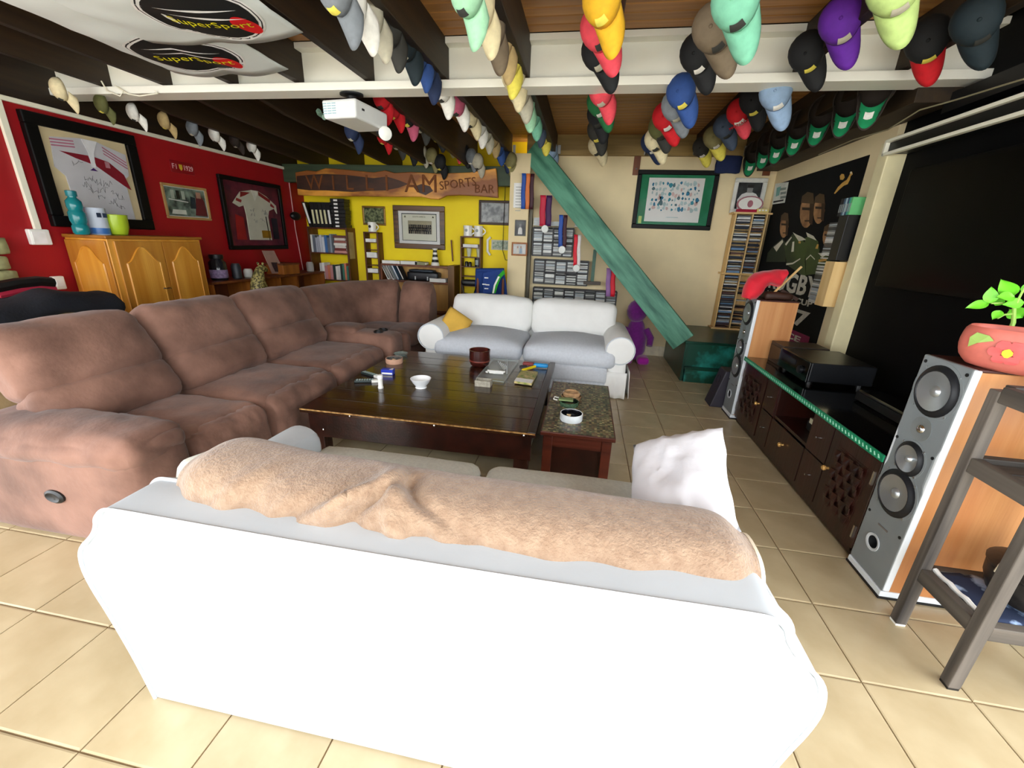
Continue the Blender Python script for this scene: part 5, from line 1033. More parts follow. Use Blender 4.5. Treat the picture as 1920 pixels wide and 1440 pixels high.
for k, (a, b, h_) in enumerate(((.02, .28, .05), (.36, .60, .055), (.62, .74, .05))):
    t = thing('book', ('long white book lying flat on the desk top', 'second flat white book on the desk top', 'grey flat book at the end of the desk-top row')[k], 'book', (dx0+a, 7.0, dz)); G().box(dx0+a, dx0+b+.06, 6.95, 7.12, dz, dz+h_).obj('cover', bmat(('#ECEBE4', '#E4E3DC', '#8C8A66')[k]), t, bevel=.003); G().box(dx0+a+.006, dx0+b+.064, 6.956, 7.114, dz+.008, dz+h_-.008).obj('pages', PAPER, t)
t = thing('book', 'white book lying flat at the right of the desk shelf', 'book', (dx1-.25, 7.0, zd)); G().box(dx1-.36, dx1-.08, 6.90, 7.1, zd, zd+.06).obj('cover', bmat('#E9E7E0'), t, bevel=.003); G().box(dx1-.35, dx1-.075, 6.905, 7.09, zd+.01, zd+.05).obj('pages', PAPER, t)
# striped lighthouse ornament
q = PY(815, 492, 7.0); lh = thing('lighthouse_ornament', 'black and white striped lighthouse ornament on the desk top', 'ornament', (q.x, 7.03, dz)); rr_ = [.075, .062, .054, .047, .041, .036, .033, .05]; hh_ = [0, .055, .1, .14, .18, .215, .25, .28]
for k in range(7): G().lathe([(rr_[k], hh_[k]), (rr_[k+1], hh_[k+1])], (q.x, 7.03, dz), n=18).obj('stripe', BLACK if k % 2 else CER, lh, smooth=True)
# stick leaning in the corner behind the desk
tag(G().tube([PY(849, 490, 7.15), PY(846, 450, 7.15)], .012, 6).obj('stick', MAHOG), 'thin dark stick standing behind the desk side', 'stick')
# pictures on the yellow wall
picture(YW, 'small_photo', 'small gold-framed green group photograph above the white mug', ((679, 386), (722, 387), (725, 423), (683, 422)), .03, mat('gilt_frame', '#8A6A34', .3, metal=.5, var=.2), PAPER, mat('green_group_photo', '#2C3A1A', .6, col2='#8C9468', scale=22, contrast=(.4, .6)), (.0, .0, .0, .0), .03)
def team(t, pr, r, d):
    TXM = mat('sepia_ink', '#5E5A3C', .7); f = lambda a, b: (r[0]+(r[1]-r[0])*a, r[2]+(r[3]-r[2])*b)
    txt('SOUTH AFRICA', (r[3]-r[2])*.075, YW.M(*f(.5, .88), d+.001), TXM, t)
    ph = rel(YW, r, [(.18, .26), (.86, .26), (.86, .74), (.18, .74)], d, mat('sepia_ground', '#A59E80', .7, var=.1), 'team_photo', t)
    for row, (z, n_) in enumerate(((.56, 12), (.46, 13), (.36, 11))):
        for k in range(n_):
            a = .22+.60*k/(n_-1); rel(YW, r, [(a-.022, z-.10), (a+.022, z-.10), (a+.02, z+.04), (a-.02, z+.04)], d+.003, mat('blazer_dark', '#2B2E30', .8) if (k+row) % 4 else mat('blazer_grey', '#5A5A52', .8), 'player', ph); rel(YW, r, [(a-.012, z+.042), (a+.012, z+.042), (a+.012, z+.085), (a-.012, z+.085)], d+.003, mat('sepia_face', '#B9AE90', .8), 'player_face', ph)
    for a in (.1, .9): rel(YW, r, [(a-.03, .85), (a+.03, .85), (a, .93)], d, TXM, 'emblem', t)
    for (a, b, c, e) in ((.0, 1, .97, 1), (.0, 1, .0, .02), (.0, .015, 0, 1), (.985, 1, 0, 1)): rel(YW, r, [(a, c), (b, c), (b, e), (a, e)], d, mat('green_black_line', '#16302A', .6), 'border_line', t)
picture(YW, 'team_picture', 'bronze-framed team photograph titled SOUTH AFRICA on yellow wall', ((737, 385), (834, 387), (836, 469), (743, 465)), .085, DBF, mat('white_mount', '#F0F0EC', .7, var=.02), mat('ivory_print', '#E4E4CF', .7, var=.02), (.08, .08, .09, .07), .05, extra=team)
picture(YW, 'framed_sketch', 'dark-framed grey pencil sketch in the corner beside the pillar', ((899, 375), (959, 377), (958, 424), (898, 420)), .035, wood('dark_walnut_frame', '#2A150C', '#4A2A18', 'x'), mat('grey_mount', '#8C8A86', .6), mat('grey_pencil_print', '#7E8284', .6, col2='#C3C6C6', scale=14), (.03, .03, .03, .03), .035)
picture(YW, 'framed_banknote', 'framed green banknote under the pencil sketch on yellow wall', ((921, 450), (957, 450), (957, 469), (922, 469)), .012, mat('pale_gilt_frame', '#C9BFA0', .4), PAPER, mat('banknote_green', '#8FA38A', .6, col2='#C9D2BC', scale=30), (.02, .02, .02, .02), .02)
uv = YW.uv(919, 448); g = G(); g.tube([YW.p(uv[0]+.02, uv[1]+.03, .05), YW.p(uv[0]-.03, uv[1]-.02, .05), YW.p(uv[0]-.03, uv[1]-.2, .05), YW.p(uv[0]+.02, uv[1]-.26, .05)], .02, 8); tag(g.obj('white_bracket', WHITEP, smooth=True), 'curved white bracket fixed beside the framed banknote', 'bracket')
tag(G().tube([YW.p(*YW.uv(948, 345), .01), YW.p(*YW.uv(945, 425), .045), YW.p(*YW.uv(943, 470), .03), YW.p(*YW.uv(948, 487), .02), YW.p(*YW.uv(960, 489), .02)], .005, 5).obj('wire', INK), 'thin black wire hanging down past the framed sketch', 'wire')
# blue and green sports shirt draped over a chair
chx = PY(918, 520, 6.45); chz = PY(918, 508, 6.45).z
ch = thing('wooden_chair', 'dark wooden chair under the blue shirt between desk and pillar', 'chair', (chx.x, 6.6, 0))
cxm = chx.x+.02
for sx in (-.2, .2):
    for sy in (6.42, 6.78): G().tube([V((cxm+sx, sy, 0)), V((cxm+sx, sy, chz if sy < 6.5 else .45))], .02, 8).obj('leg', MAHOG, ch, smooth=True)
G().box(cxm-.22, cxm+.22, 6.40, 6.80, .44, .475).obj('seat', MAHOG, ch, bevel=.006)
for z in (.62, .8, chz-.05): G().box(cxm-.2, cxm+.2, 6.405, 6.435, z, z+.06).obj('back_slat', MAHOG, ch, bevel=.004)
shb = thing('sports_shirt', 'royal blue sports shirt with green and white side stripe over chair back', 'shirt', (cxm, 6.42, chz-.5))
BLU = mat('royal_blue_knit', '#12387E', .8, var=.08, bump=.1); GRNS = mat('bright_green_knit', '#24A81E', .8); 
def shp(u, v, ya=0): a = math.radians(-90+180*v); return V((cxm-.24+.48*u+.1*(v-.5)*(u-.5), 6.42+.06*math.sin(a)+ya+.008*noise.noise(V((u*6, v*6, 1))), chz+.04-.5*abs(v-.12)+.02*u))
G().grid(shp, 16, 20).obj('body', BLU, shb, smooth='all', solid=.01)
qs = [PY(*p, 6.33) for p in ((905, 512), (925, 507), (943, 504), (946, 512), (938, 520), (930, 535), (926, 550), (905, 550))]
G().prism(qs, (0, .03, 0)).obj('front', BLU, shb, bevel=.008); G().prism([PY(*p, 6.325) for p in ((944, 506), (947, 513), (939, 521), (933, 536), (929, 550), (922, 550), (926, 534), (933, 518))], (0, .012, 0)).obj('green_stripe', GRNS, shb); G().prism([PY(*p, 6.322) for p in ((934, 518), (937, 519), (929, 535), (926, 550), (923, 550), (926, 534))], (0, .012, 0)).obj('white_stripe', PAPER, shb)
for (a, b) in ((912, 521), (908, 533), (914, 534), (912, 541)): q = PY(a, b, 6.325); G().box(q.x-.03, q.x+.03, 6.32, 6.326, q.z-.008, q.z+.008).obj('sponsor_print', PAPER, shb)
bgx = PY(880, 530, 6.5); bgg = thing('black_bag', 'black strapped bag hanging beside the blue shirt', 'bag', tuple(bgx)); G().soft((bgx.x, 6.5, bgx.z), (.13, .05, .05), .04, n=7).obj('pouch', BLACK, bgg, smooth='all', weld=.001); G().tube([V((bgx.x-.12, 6.48, bgx.z)), V((bgx.x-.08, 6.46, bgx.z-.16)), V((bgx.x+.08, 6.46, bgx.z-.18)), V((bgx.x+.14, 6.44, bgx.z-.02))], .01, 6).obj('strap', BLACK, bgg, smooth=True)
# ------------------------------------------------------------------ pillar notices and photos
uv = [PW.uv(*p) for p in ((964, 343), (987, 343), (986, 390), (963, 390))]
g = G(); PW.slab(g, uv[0][0], uv[1][0], uv[2][1], uv[0][1], .001, .004); nt_ = tag(g.obj('notice', PAPER), 'white paper notice pinned to the pillar under the green plank', 'notice')
for k in range(9): g = G(); z = uv[0][1]-.06-.04*k; PW.slab(g, uv[0][0]+.03, uv[1][0]-.03-.02*(k % 3), z, z+.01, .004, .005); g.obj('text_line', mat('grey_text', '#A9A9A4', .7), nt_)
def portrait(W):
    def f(t, pr, r, d): rel(W, r, [(.25, .05), (.75, .05), (.7, .45), (.58, .55), (.42, .55), (.3, .45)], d, PAPER, 'figure', t); rel(W, r, [(.4, .55), (.6, .55), (.62, .8), (.38, .8)], d, mat('grey_face', '#9A9A98', .7), 'figure_face', t)
    return f
picture(PW, 'small_portrait', 'small grey portrait photo hanging by a cord on the pillar', ((966, 412), (987, 413), (985, 443), (965, 442)), .012, mat('dull_grey_frame', '#6A675E', .5), BLACK, mat('grey_portrait', '#3E4042', .6, col2='#6E7072', scale=10), (.02, .02, .02, .02), .02, extra=portrait(PW))
def two(t, pr, r, d):
    for a, c in ((.35, '#E3DED0'), (.62, '#9DB2C4')): rel(PW, r, [(a-.12, .05), (a+.12, .05), (a+.08, .6), (a-.08, .6)], d, bmat(c), 'figure', t); rel(PW, r, [(a-.05, .6), (a+.05, .6), (a+.05, .8), (a-.05, .8)], d, mat('skin_tone', ''), 'figure_face', t)
picture(PW, 'small_photo', 'small orange-framed colour photo low on the beige pillar', ((960, 454), (990, 455), (988, 480), (959, 479)), .025, wood('orange_brown_side', ''), PAPER, mat('pale_photo', '#C9CBC4', .6, col2='#E7E7E2', scale=8), (.02, .02, .02, .02), .025, extra=two)
# ------------------------------------------------------------------ green-mounted print on the beige wall
def cart(t, pr, r, d):
    rnd = random.Random(4); INKS = [mat('teal_ink', '#3C93A5', .7), mat('slate_ink', '#5C7C84', .7), mat('pale_ink', '#BCD4D4', .7), mat('blue_ink', '#2C7CA0', .7), mat('pink_ink', '#DDBEB8', .7)]
    for row in range(6):
        for k in range(14):
            a = .06+.88*(k+.5)/14+rnd.uniform(-.02, .02); b = .24+.68*(row+.5)/6+rnd.uniform(-.03, .03); s = rnd.uniform(.018, .042); m = INKS[rnd.choice((0, 1, 2, 2, 2, 3, 4))]
            n_ = rnd.randint(5, 8); rel(BW, r, [(a+s*rnd.uniform(.5, 1.2)*math.cos(t_*2*math.pi/n_), b+s*1.6*rnd.uniform(.5, 1.2)*math.sin(t_*2*math.pi/n_)) for t_ in range(n_)], d, m, 'ink_figure', pr, .0015)
    rel(BW, r, [(.4, .1), (.62, .1), (.62, .115), (.4, .115)], d, INKS[2], 'caption_line', pr, .001)
t, r = picture(BW, 'framed_print', 'wide black-framed cartoon print on a green mount on beige wall', ((1197, 319), (1350, 320), (1330, 432), (1183, 428)), .06, BF, mat('green_felt_mount', '#1F7A50', .8, col2='#2F8E66', scale=4), PAPER, (.11, .12, .06, .06), .04, extra=cart)
rel(BW, r, [(-.11, -.05), (-.05, -.05), (-.05, .12), (-.11, .12)], .02, mat('lime_note', '#C6E07A', .7), 'sticky_note', t)
q = PY(1367, 308, 6.72); tag(G().soft((q.x, 6.75, q.z), (.16, .03, .11), .02, (0, .01, 0), 7, .01, 8).obj('denim_cap', mat('dark_denim', '#1F2C55', .9, var=.15), smooth='all', weld=.001), 'folded dark denim cloth tucked under the ledger beside the print', 'cloth')
# ------------------------------------------------------------------ CD racks under the plank
RACK = mat('black_rack', '#1B1A1C', .5, var=.1)
CDC = [mat('cd_%d' % i, c, .35, var=.08) for i, c in enumerate(('#C9CBC4', '#8E918E', '#5E605E', '#E4E5DF', '#3A3B3C', '#A9B4BA'))]
def cdrack(name, label, p_tl, p_br, ncol, nrow, Yf, dark=0, dep=.13):
    a = PY(*p_tl, Yf); b = PY(*p_br, Yf); x0, x1, z1, z0 = a.x, b.x, a.z, b.z
    t = thing(name, label, 'CD rack', ((x0+x1)/2, Yf+.06, z0))
    for k in range(ncol+1): x = x0+(x1-x0)*k/ncol; G().box(x-.008, x+.008, Yf, Yf+dep, z0, z1).obj('upright', RACK, t)
    for k in range(nrow+1): z = z0+(z1-z0)*k/nrow; G().box(x0, x1, Yf, Yf+dep, z-.008, z+.008).obj('shelf', RACK, t)
    G().box(x0, x1, Yf+dep-.006, Yf+dep, z0, z1).obj('back_panel', RACK, t); rnd = random.Random(int(x0*100)+ncol)
    for k in range(ncol):
        xa = x0+(x1-x0)*k/ncol+.012; xb = x0+(x1-x0)*(k+1)/ncol-.012; gs = [G() for _ in CDC]
        for rw in range(nrow):
            z = z0+(z1-z0)*rw/nrow+.01; zt2 = z0+(z1-z0)*(rw+1)/nrow-.012
            while z < zt2-.012:
                m = rnd.randrange(6) if rnd.random() > dark else rnd.choice((2, 4)); gs[m].box(xa+rnd.uniform(0, .004), xb, Yf+rnd.uniform(.002, .012), Yf+dep-.01, z, z+.0105); z += .0125 if rnd.random() > .06 else .03
        g = G()
        for i, gg in enumerate(gs): g.cur = i; g.add(gg.v, gg.f)
        g.obj('cd_stack', CDC, t, kind='stuff')
    return t
cdrack('cd_rack', 'upper black CD rack of four columns under the diagonal plank', (1000, 426), (1072, 482), 4, 2, 6.65)
cdrack('cd_rack', 'middle black CD rack of five columns under the diagonal plank', (1002, 486), (1100, 536), 5, 2, 6.64)
cdrack('cd_rack', 'lowest long black CD rack of eight columns behind the white sofa', (1000, 539), (1152, 590), 8, 1, 6.62)
for k in range(3):
    q = PY(1000, 424, 6.65); x = q.x+(.0, .26, .62)[k]; n_ = (9, 5, 3)[k]; g = [G(), G()]
    for i in range(n_): g[i % 2].box(x, x+.14, 6.66, 6.78, q.z+.012+i*.0125, q.z+.0235+i*.0125)
    t = thing('cd_pile', ('tall pale pile', 'short middle pile', 'lowest pile')[k]+' of loose CD cases on the upper rack', 'CD pile', (x, 6.7, q.z+.01))
    g[0].obj('pale_cases', CDC[0], t, kind='stuff'); g[1].obj('grey_cases', CDC[5], t, kind='stuff')
# pine CD tower standing on the green steps
a = PY(1376, 399, 6.62); b = PY(1446, 401, 6.62)
tw_ = thing('cd_tower', 'tall pine CD tower standing on the green steps by the poster', 'CD tower', (2.2, 6.68, .535))
tx0_, tx1_ = 1.98, 2.43; zt_ = a.z; zm = PY(1410, 515, 6.62).z; z0_ = .537; tm = (tx0_+tx1_)/2
for x in (tx0_, tm-.008, tx1_-.05): G().box(x, x+(.016 if x < 2.4 else .05), 6.62, 6.79, z0_, zt_).obj('upright', PINEL, tw_, bevel=.002)
for z in (z0_+.01, zm, zt_): G().box(tx0_-.04, tx1_+.015, 6.60, 6.79, z-.012, z+.012).obj('shelf', wood('light_pine_x', '#D9AE69', '#EBCB90', 'x'), tw_, bevel=.002)
G().box(tx0_, tx1_, 6.782, 6.79, z0_, zt_).obj('back_panel', PINEL, tw_)
CDM = CDC[:3]+[mat('cd_brown', '#5A3A34', .4), mat('cd_navy', '#28303F', .35), mat('cd_white', '#E9E7E2', .4), mat('cd_black', '#17161A', .3), mat('cd_blue', '#6E93B8', .35)]
rnd = random.Random(12)
for c_, (xa, xb) in enumerate(((tx0_+.02, tm-.012), (tm+.012, tx1_-.055))):
    for (za, zb, dens) in ((zm+.014, zt_-.015, .9), (z0_+.024, zm-.015, .96 if c_ == 0 else .35)):
        gs = [G() for _ in CDM]; z = za
        while z < zb-.014:
            if rnd.random() < dens: gs[rnd.choice((0, 1, 2, 3, 4, 4, 5, 6, 6, 6, 7))].box(xa+rnd.uniform(0, .015), xb-rnd.uniform(0, .015), 6.625+rnd.uniform(0, .02), 6.77, z, z+.0115)
            z += .013 if rnd.random() > .12 else .034
        g = G()
        for i, gg in enumerate(gs): g.cur = i; g.add(gg.v, gg.f)
        g.obj('cd_stack', CDM, tw_, kind='stuff')
# photo, oval ball plaque and yellow packet on the tower
TPW = Wall('Y', 6.76)
def man(t, pr, r, d):
    rel(TPW, r, [(.1, .0), (.92, .0), (.95, .42), (.8, .58), (.62, .64), (.42, .64), (.2, .56), (.05, .35)], d, PAPER, 'white_shirt', t); rel(TPW, r, [(.4, .62), (.62, .62), (.64, .86), (.38, .86)], d+.002, mat('grey_face', ''), 'figure_face', t); rel(TPW, r, [(.37, .8), (.65, .8), (.62, .92), (.4, .92)], d+.003, INK, 'hair', t)
picture(TPW, 'portrait_photo', 'white-framed black and white portrait standing on the CD tower', ((1375, 334), (1434, 334), (1432, 401), (1370, 400)), .05, mat('white_grey_frame', '#DAD9D0', .5), PAPER, mat('dark_foliage_photo', '#15181A', .6, col2='#3A4042', scale=12), (.02, .02, .02, .02), .03, extra=man)
q = PY(1406, 384, 6.64); bp_ = thing('ball_plaque', 'oval white and maroon rugby ball plaque in front of the portrait', 'plaque', (q.x, 6.64, zt_+.012)); W6 = Wall('Y', 6.66)
for ru, rv, d0, d1, m in ((.17, .1, 0, .02, mat('dusty_rose_edge', '#A4646E', .5)), (.15, .085, .02, .025, CER), (.035, .045, .025, .029, mat('dusty_rose_edge', ''))): g = G(); W6.oval(g, q.x, zt_+.12, ru, rv, d0, d1); g.obj('oval', m, bp_)
G().box(q.x-.16, q.x+.12, 6.62, 6.66, zt_+.012, zt_+.05).obj('stand', mat('raspberry_cloth', ''), bp_, bevel=.004)
q = PY(1428, 397, 6.64); o = tag(G().box(q.x-.07, q.x+.08, 6.61, 6.66, zt_+.012, zt_+.06).obj('yellow_packet', mat('yellow_packet_card', '#E3CE7A', .6), bevel=.003), 'small yellow printed packet at the edge of the CD tower', 'packet')
for k in range(3): G().box(q.x-.05+.04*k, q.x-.025+.04*k, 6.607, 6.611, zt_+.03, zt_+.05).obj('print_mark', PAPER, o)
# ------------------------------------------------------------------ rugby poster on the right wall
pu = [RW.uv(*p) for p in ((1455, 345), (1628, 284), (1528, 690), (1490, 660))]
y_far, y_near = 6.68, 4.72; ztop = 2.53; zbot = .62
pst = thing('rugby_poster', 'huge dark rugby world cup poster with four players in green jerseys', 'poster', (2.44, 5.7, zbot))
r = (-y_far, -y_near, zbot, ztop)
g = G(); RW.slab(g, r[0], r[1], r[2], r[3], .001, .008); g.obj('sheet', mat('black_poster', '#060708', .75, col2='#0E1214', scale=1.2, spec=.2), pst)
def pr_(px, py): u, v = RW.uv(px, py, .01); return u, v
def pshape(pts, d, m, name, par_=pst): g = G(); RW.poly(g, [pr_(*p) for p in pts], d, d+.0015); return g.obj(name, m, par_)
GJ = mat('poster_green_jersey', '#3E5220', .6, col2='#26331A', scale=3); SKN = mat('poster_skin', '#B98A5A', .6, col2='#7A5230', scale=6); HAIR = mat('poster_hair', '#4A3418', .6); WHC = mat('poster_white', '#D9D5C0', .6); GLD = mat('poster_gold', '#C99B45', .5, var=.15)
S = 400/1440
def z6(pts): return [(1320+a*S, 280+b*S) for a, b in pts]
pshape(z6([(540, 640), (600, 570), (640, 590), (690, 640), (680, 760), (690, 870), (560, 780)]), .009, GJ, 'player_jersey')
pshape(z6([(680, 600), (720, 580), (770, 620), (780, 680), (760, 840), (690, 850)]), .0095, GJ, 'player_jersey')
pshape(z6([(430, 700), (470, 650), (530, 600), (555, 640), (550, 760), (420, 760)]), .0088, mat('poster_dark_green', '#1E2A14', .6), 'player_jersey')
pshape(z6([(770, 720), (810, 700), (860, 690), (840, 850), (750, 850)]), .0088, GJ, 'player_jersey')
for hx, hy, w_, h_ in ((695, 420, 52, 130), (778, 410, 42, 110), (542, 520, 32, 92), (840, 590, 42, 85)):
    n_ = 18; f = pshape(z6([(hx+w_*.9*math.cos(t*2*math.pi/n_)-.12*h_*math.sin(t*2*math.pi/n_)*-1*.5, hy-h_*.85*math.sin(t*2*math.pi/n_)) for t in range(n_)]), .0102, SKN, 'player_face')
    pshape(z6([(hx-w_*.75, hy-h_*.45), (hx+w_*.95, hy-h_*.4), (hx+w_*.85, hy-h_*.95), (hx+w_*.1, hy-h_*1.02), (hx-w_*.6, hy-h_*.8)]), .0112, HAIR, 'hair', f)
    pshape(z6([(hx-w_*.6, hy-h_*.08), (hx+w_*.6, hy-h_*.06), (hx+w_*.6, hy-h_*.2), (hx-w_*.6, hy-h_*.22)]), .0114, mat('poster_eye_shadow', '#2A1A0C', .7), 'brow_shadow', f)
    pshape(z6([(hx-w_*.3, hy+h_*.45), (hx+w_*.4, hy+h_*.45), (hx+w_*.35, hy+h_*.52), (hx-w_*.25, hy+h_*.52)]), .0114, mat('poster_eye_shadow', ''), 'mouth', f)
    pshape(z6([(hx+w_*.4, hy-h_*.5), (hx+w_, hy-h_*.4), (hx+w_*.7, hy+h_*.7), (hx+w_*.3, hy+h_*.6)]), .0108, mat('poster_face_shadow', '#3A2612', .7), 'face_shadow', f)
for pts in ([(600, 560), (640, 620), (690, 610), (660, 590), (625, 575)], [(690, 560), (700, 590), (760, 615), (740, 585)], [(470, 660), (530, 610), (535, 625), (490, 690)], [(770, 700), (800, 730), (850, 690), (830, 710)]): pshape(z6(pts), .0105, WHC, 'collar')
for pts in ([(598, 625), (610, 622), (606, 690), (590, 692)], [(548, 640), (590, 590), (593, 595), (555, 650)], [(556, 770), (600, 765), (650, 735), (650, 742), (600, 775), (556, 782)], [(690, 740), (720, 710), (750, 740), (748, 746), (720, 718), (690, 748)]): pshape(z6(pts), .0105, WHC, 'jersey_mark')
for pts in ([(640, 620), (655, 622), (652, 636), (638, 634)], [(765, 640), (775, 642), (768, 672), (752, 670)], [(775, 745), (830, 735), (828, 752), (775, 762)]): pshape(z6(pts), .0106, GLD, 'jersey_badge')
# leaping antelope emblem and ball
pshape(z6([(878, 298), (905, 255), (935, 225), (965, 205), (985, 170), (990, 150), (1000, 152), (1004, 168), (990, 182), (985, 205), (970, 235), (945, 245), (915, 270), (885, 300)]), .010, GLD, 'antelope_emblem')
pshape(z6([(985, 160), (995, 148), (1000, 165)]), .0105, WHC, 'horn'); pshape(z6([(920, 205), (938, 206), (950, 190), (945, 168), (930, 165), (918, 180)]), .010, GLD, 'ball_emblem')
sk2 = pshape(z6([(482, 232), (572, 220), (545, 360), (460, 372)]), .009, mat('poster_sticker', '#E2E6DC', .6), 'sticker')
pshape(z6([(492, 260), (520, 250), (508, 310), (485, 320)]), .0108, mat('sticker_teal', '#7FB7AE', .6), 'sticker_mark', sk2); pshape(z6([(470, 350), (538, 338), (536, 348), (468, 362)]), .0108, INK, 'sticker_mark', sk2)
for k in range(3): pshape(z6([(518, 262+28*k), (556, 256+28*k), (552, 272+28*k), (515, 278+28*k)]), .0108, mat('sticker_grey', '#8A968E', .6), 'sticker_mark', sk2)
# lettering
def ptxt(s, p0, p1, hpx_top, hpx_bot, m, wx=1):
    a = pr_(*p0); b = pr_(*p1); return a, b
LET = mat('poster_lettering', '#C9C6B8', .6, var=.12, scale=20)
u0, v0 = pr_(1443, 538); u1, v1 = pr_(1538, 536); 
def fit(s, ul, ur, vb, vt, m, par_=pst):
    o = txt(s, 1.0, Matrix.Identity(4), m, None, bold=.028); me = o.data; xs = [v.co.x for v in me.vertices]; ys_ = [v.co.y for v in me.vertices]
    sx = (ur-ul)/(max(xs)-min(xs)); sy = (vt-vb)/(max(ys_)-min(ys_))
    me.transform(RW.M(0, 0, .010) @ Matrix(((sx, 0, 0, ul-min(xs)*sx), (0, sy, 0, vb-min(ys_)*sy), (0, 0, 1, 0), (0, 0, 0, 1)))); par(o, par_); return o
ul = pr_(1440, 540)[0]; ur = pr_(1541, 520)[0]; vb = pr_(1525, 560)[1]; vt = pr_(1525, 518)[1]
fit('RUGBY', ul, ur, vb, vt, LET); 
vb2 = pr_(1515, 575)[1]; vt2 = pr_(1515, 563)[1]; fit('WORLD CUP', ul+.0, pr_(1523, 570)[0], vb2, vt2, LET)
vb3 = pr_(1502, 614)[1]; vt3 = pr_(1502, 581)[1]; fit('2007', ul-.05, pr_(1516, 600)[0], vb3, vt3, LET)
ub = pr_(1516, 640)[0]; vb4 = pr_(1495, 649)[1]; vt4 = pr_(1495, 622)[1]
g = G(); RW.slab(g, ul, ub, vb4, vt4, .0085, .0098); mg = g.obj('magenta_band', mat('poster_magenta', '#8E1656', .6), pst); fit('FRANCE', ul+.03, pr_(1500, 640)[0], vb4+.04, vt4-.04, LET, mg)
# wall CD holders near the jamb
ch1 = thing('wall_cd_holder', 'black wall CD holder hung over the poster edge by jamb', 'CD holder', (2.35, 4.6, 1.3))
ya = 4.47; yb = 4.95; zb1 = PX(1590, 490, 2.3).z; zt1 = PX(1600, 402, 2.3).z
G().box(2.28, 2.445, ya, ya+.14, zb1, zt1).obj('box', BLACK, ch1, bevel=.004); G().box(2.43, 2.445, ya+.14, ya+.36, zb1, zt1).obj('back_panel', BLACK, ch1)
g = [G() for _ in CDC]; z = zb1+.01; rnd = random.Random(2)
while z < zt1-.06: g[rnd.choice((0, 1, 3, 5, 4))].box(2.285, 2.43, ya+.145, ya+.285, z, z+.011); z += .0145 if rnd.random() > .1 else .03
gg = G()
for i, q in enumerate(g): gg.cur = i; gg.add(q.v, q.f)
gg.obj('cd_stack', CDC, ch1, kind='stuff')
ch2 = thing('wall_cd_holder', 'pine-sided wall CD holder below the black one by jamb', 'CD holder', (2.35, 4.6, .9))
zb2 = PX(1565, 580, 2.3).z; zt2_ = zb1-.01
G().box(2.28, 2.445, ya, ya+.16, zb2, zt2_).obj('box', PINEL, ch2, bevel=.003); G().box(2.43, 2.445, ya+.16, ya+.4, zb2, zt2_).obj('back_panel', BLACK, ch2)
g = [G() for _ in CDC]; z = zb2+.01
while z < zt2_-.02: g[rnd.choice((0, 1, 3, 5, 4))].box(2.285, 2.43, ya+.165, ya+.305, z, z+.011); z += .0145 if rnd.random() > .06 else .03
gg = G()
for i, q in enumerate(g): gg.cur = i; gg.add(q.v, q.f)
gg.obj('cd_stack', CDC, ch2, kind='stuff')
for k, c in enumerate(('#101014', '#15161C', '#3E5A70', '#A9C2CC', '#2C4A6A', '#3FA890', '#69C07A')):
    y = ya+.20-.028*k; t = thing('dvd_case', '%s slim case from the poster side on the black CD holder' % k_ord(k+1), 'case', (2.36, y, zt1), 'slim cases on the wall holder')
    G().box(2.30, 2.42, y, y+.025, zt1, zt1+.15).obj('case_body', bmat(c), t, bevel=.002, seg=1); G().box(2.298, 2.301, y+.006, y+.019, zt1+.03, zt1+.1).obj('spine_print', mat('grey_print', ''), t)
# red cap-like cloth and stick on the far speaker
def redc(u, v): 
    a = PY(1393+85*u, 560-52*math.sin(math.pi*(.15+.75*u))*v+2, 4.4); return a+V((0, .02*math.sin(u*9+v*4)+.12*(v-.5), .01*math.sin(u*14)))
tp_ = ((1391, 556), (1397, 538), (1404, 522), (1417, 512), (1432, 507), (1446, 506), (1460, 505), (1475, 506)); bt_ = ((1404, 561), (1417, 561), (1425, 552), (1432, 541), (1441, 533), (1452, 536), (1463, 538), (1475, 516))
def redloft(u, v):
    k = u*7; i = min(int(k), 6); f_ = k-i; mix = lambda L_: (L_[i][0]*(1-f_)+L_[i+1][0]*f_, L_[i][1]*(1-f_)+L_[i+1][1]*f_)
    a = PY(*mix(tp_), 4.42); b = PY(*mix(bt_), 4.42); c = (a+b)/2; h = (a-b)/2; an = v*2*math.pi
    q = c+h*math.cos(an)+V((0, .11*math.sin(an)*(.5+.5*math.sin(math.pi*min(1, u+.15))), 0))
    return q+noise.noise_vector(q*12)*.012
rcl = tag(G().grid(redloft, 40, 18, cv=True).obj('red_cloth', mat('bright_red_cloth', '#E0142E', .75, var=.1, sheen=.3), smooth='all'), 'bright red cloth draped over the far tower speaker top', 'cloth')
G().tube([redloft(u/12, .5)+V((0, -.004, 0)) for u in range(13)], .006, 6).obj('hem', mat('bright_red_cloth', ''), rcl, smooth=True)
wf = thing('wooden_figure', 'dark carved wooden object with a pale stick on the far speaker', 'ornament', (1.9, 4.45, 1.23))
G().tube([PY(1437, 562, 4.42), PY(1503, 500, 4.42)], .011, 6).obj('stick', PINEL, wf, smooth=True); G().soft((1.84, 4.45, 1.265), (.12, .09, .035), .03, n=6, amp=.01).obj('carving', mat('dark_carving', '#3A1F12', .6), wf, smooth='all', weld=.001); G().beam(PY(1465, 545, 4.44), PY(1495, 562, 4.44), .03, .03).obj('leg', mat('dark_carving', ''), wf)

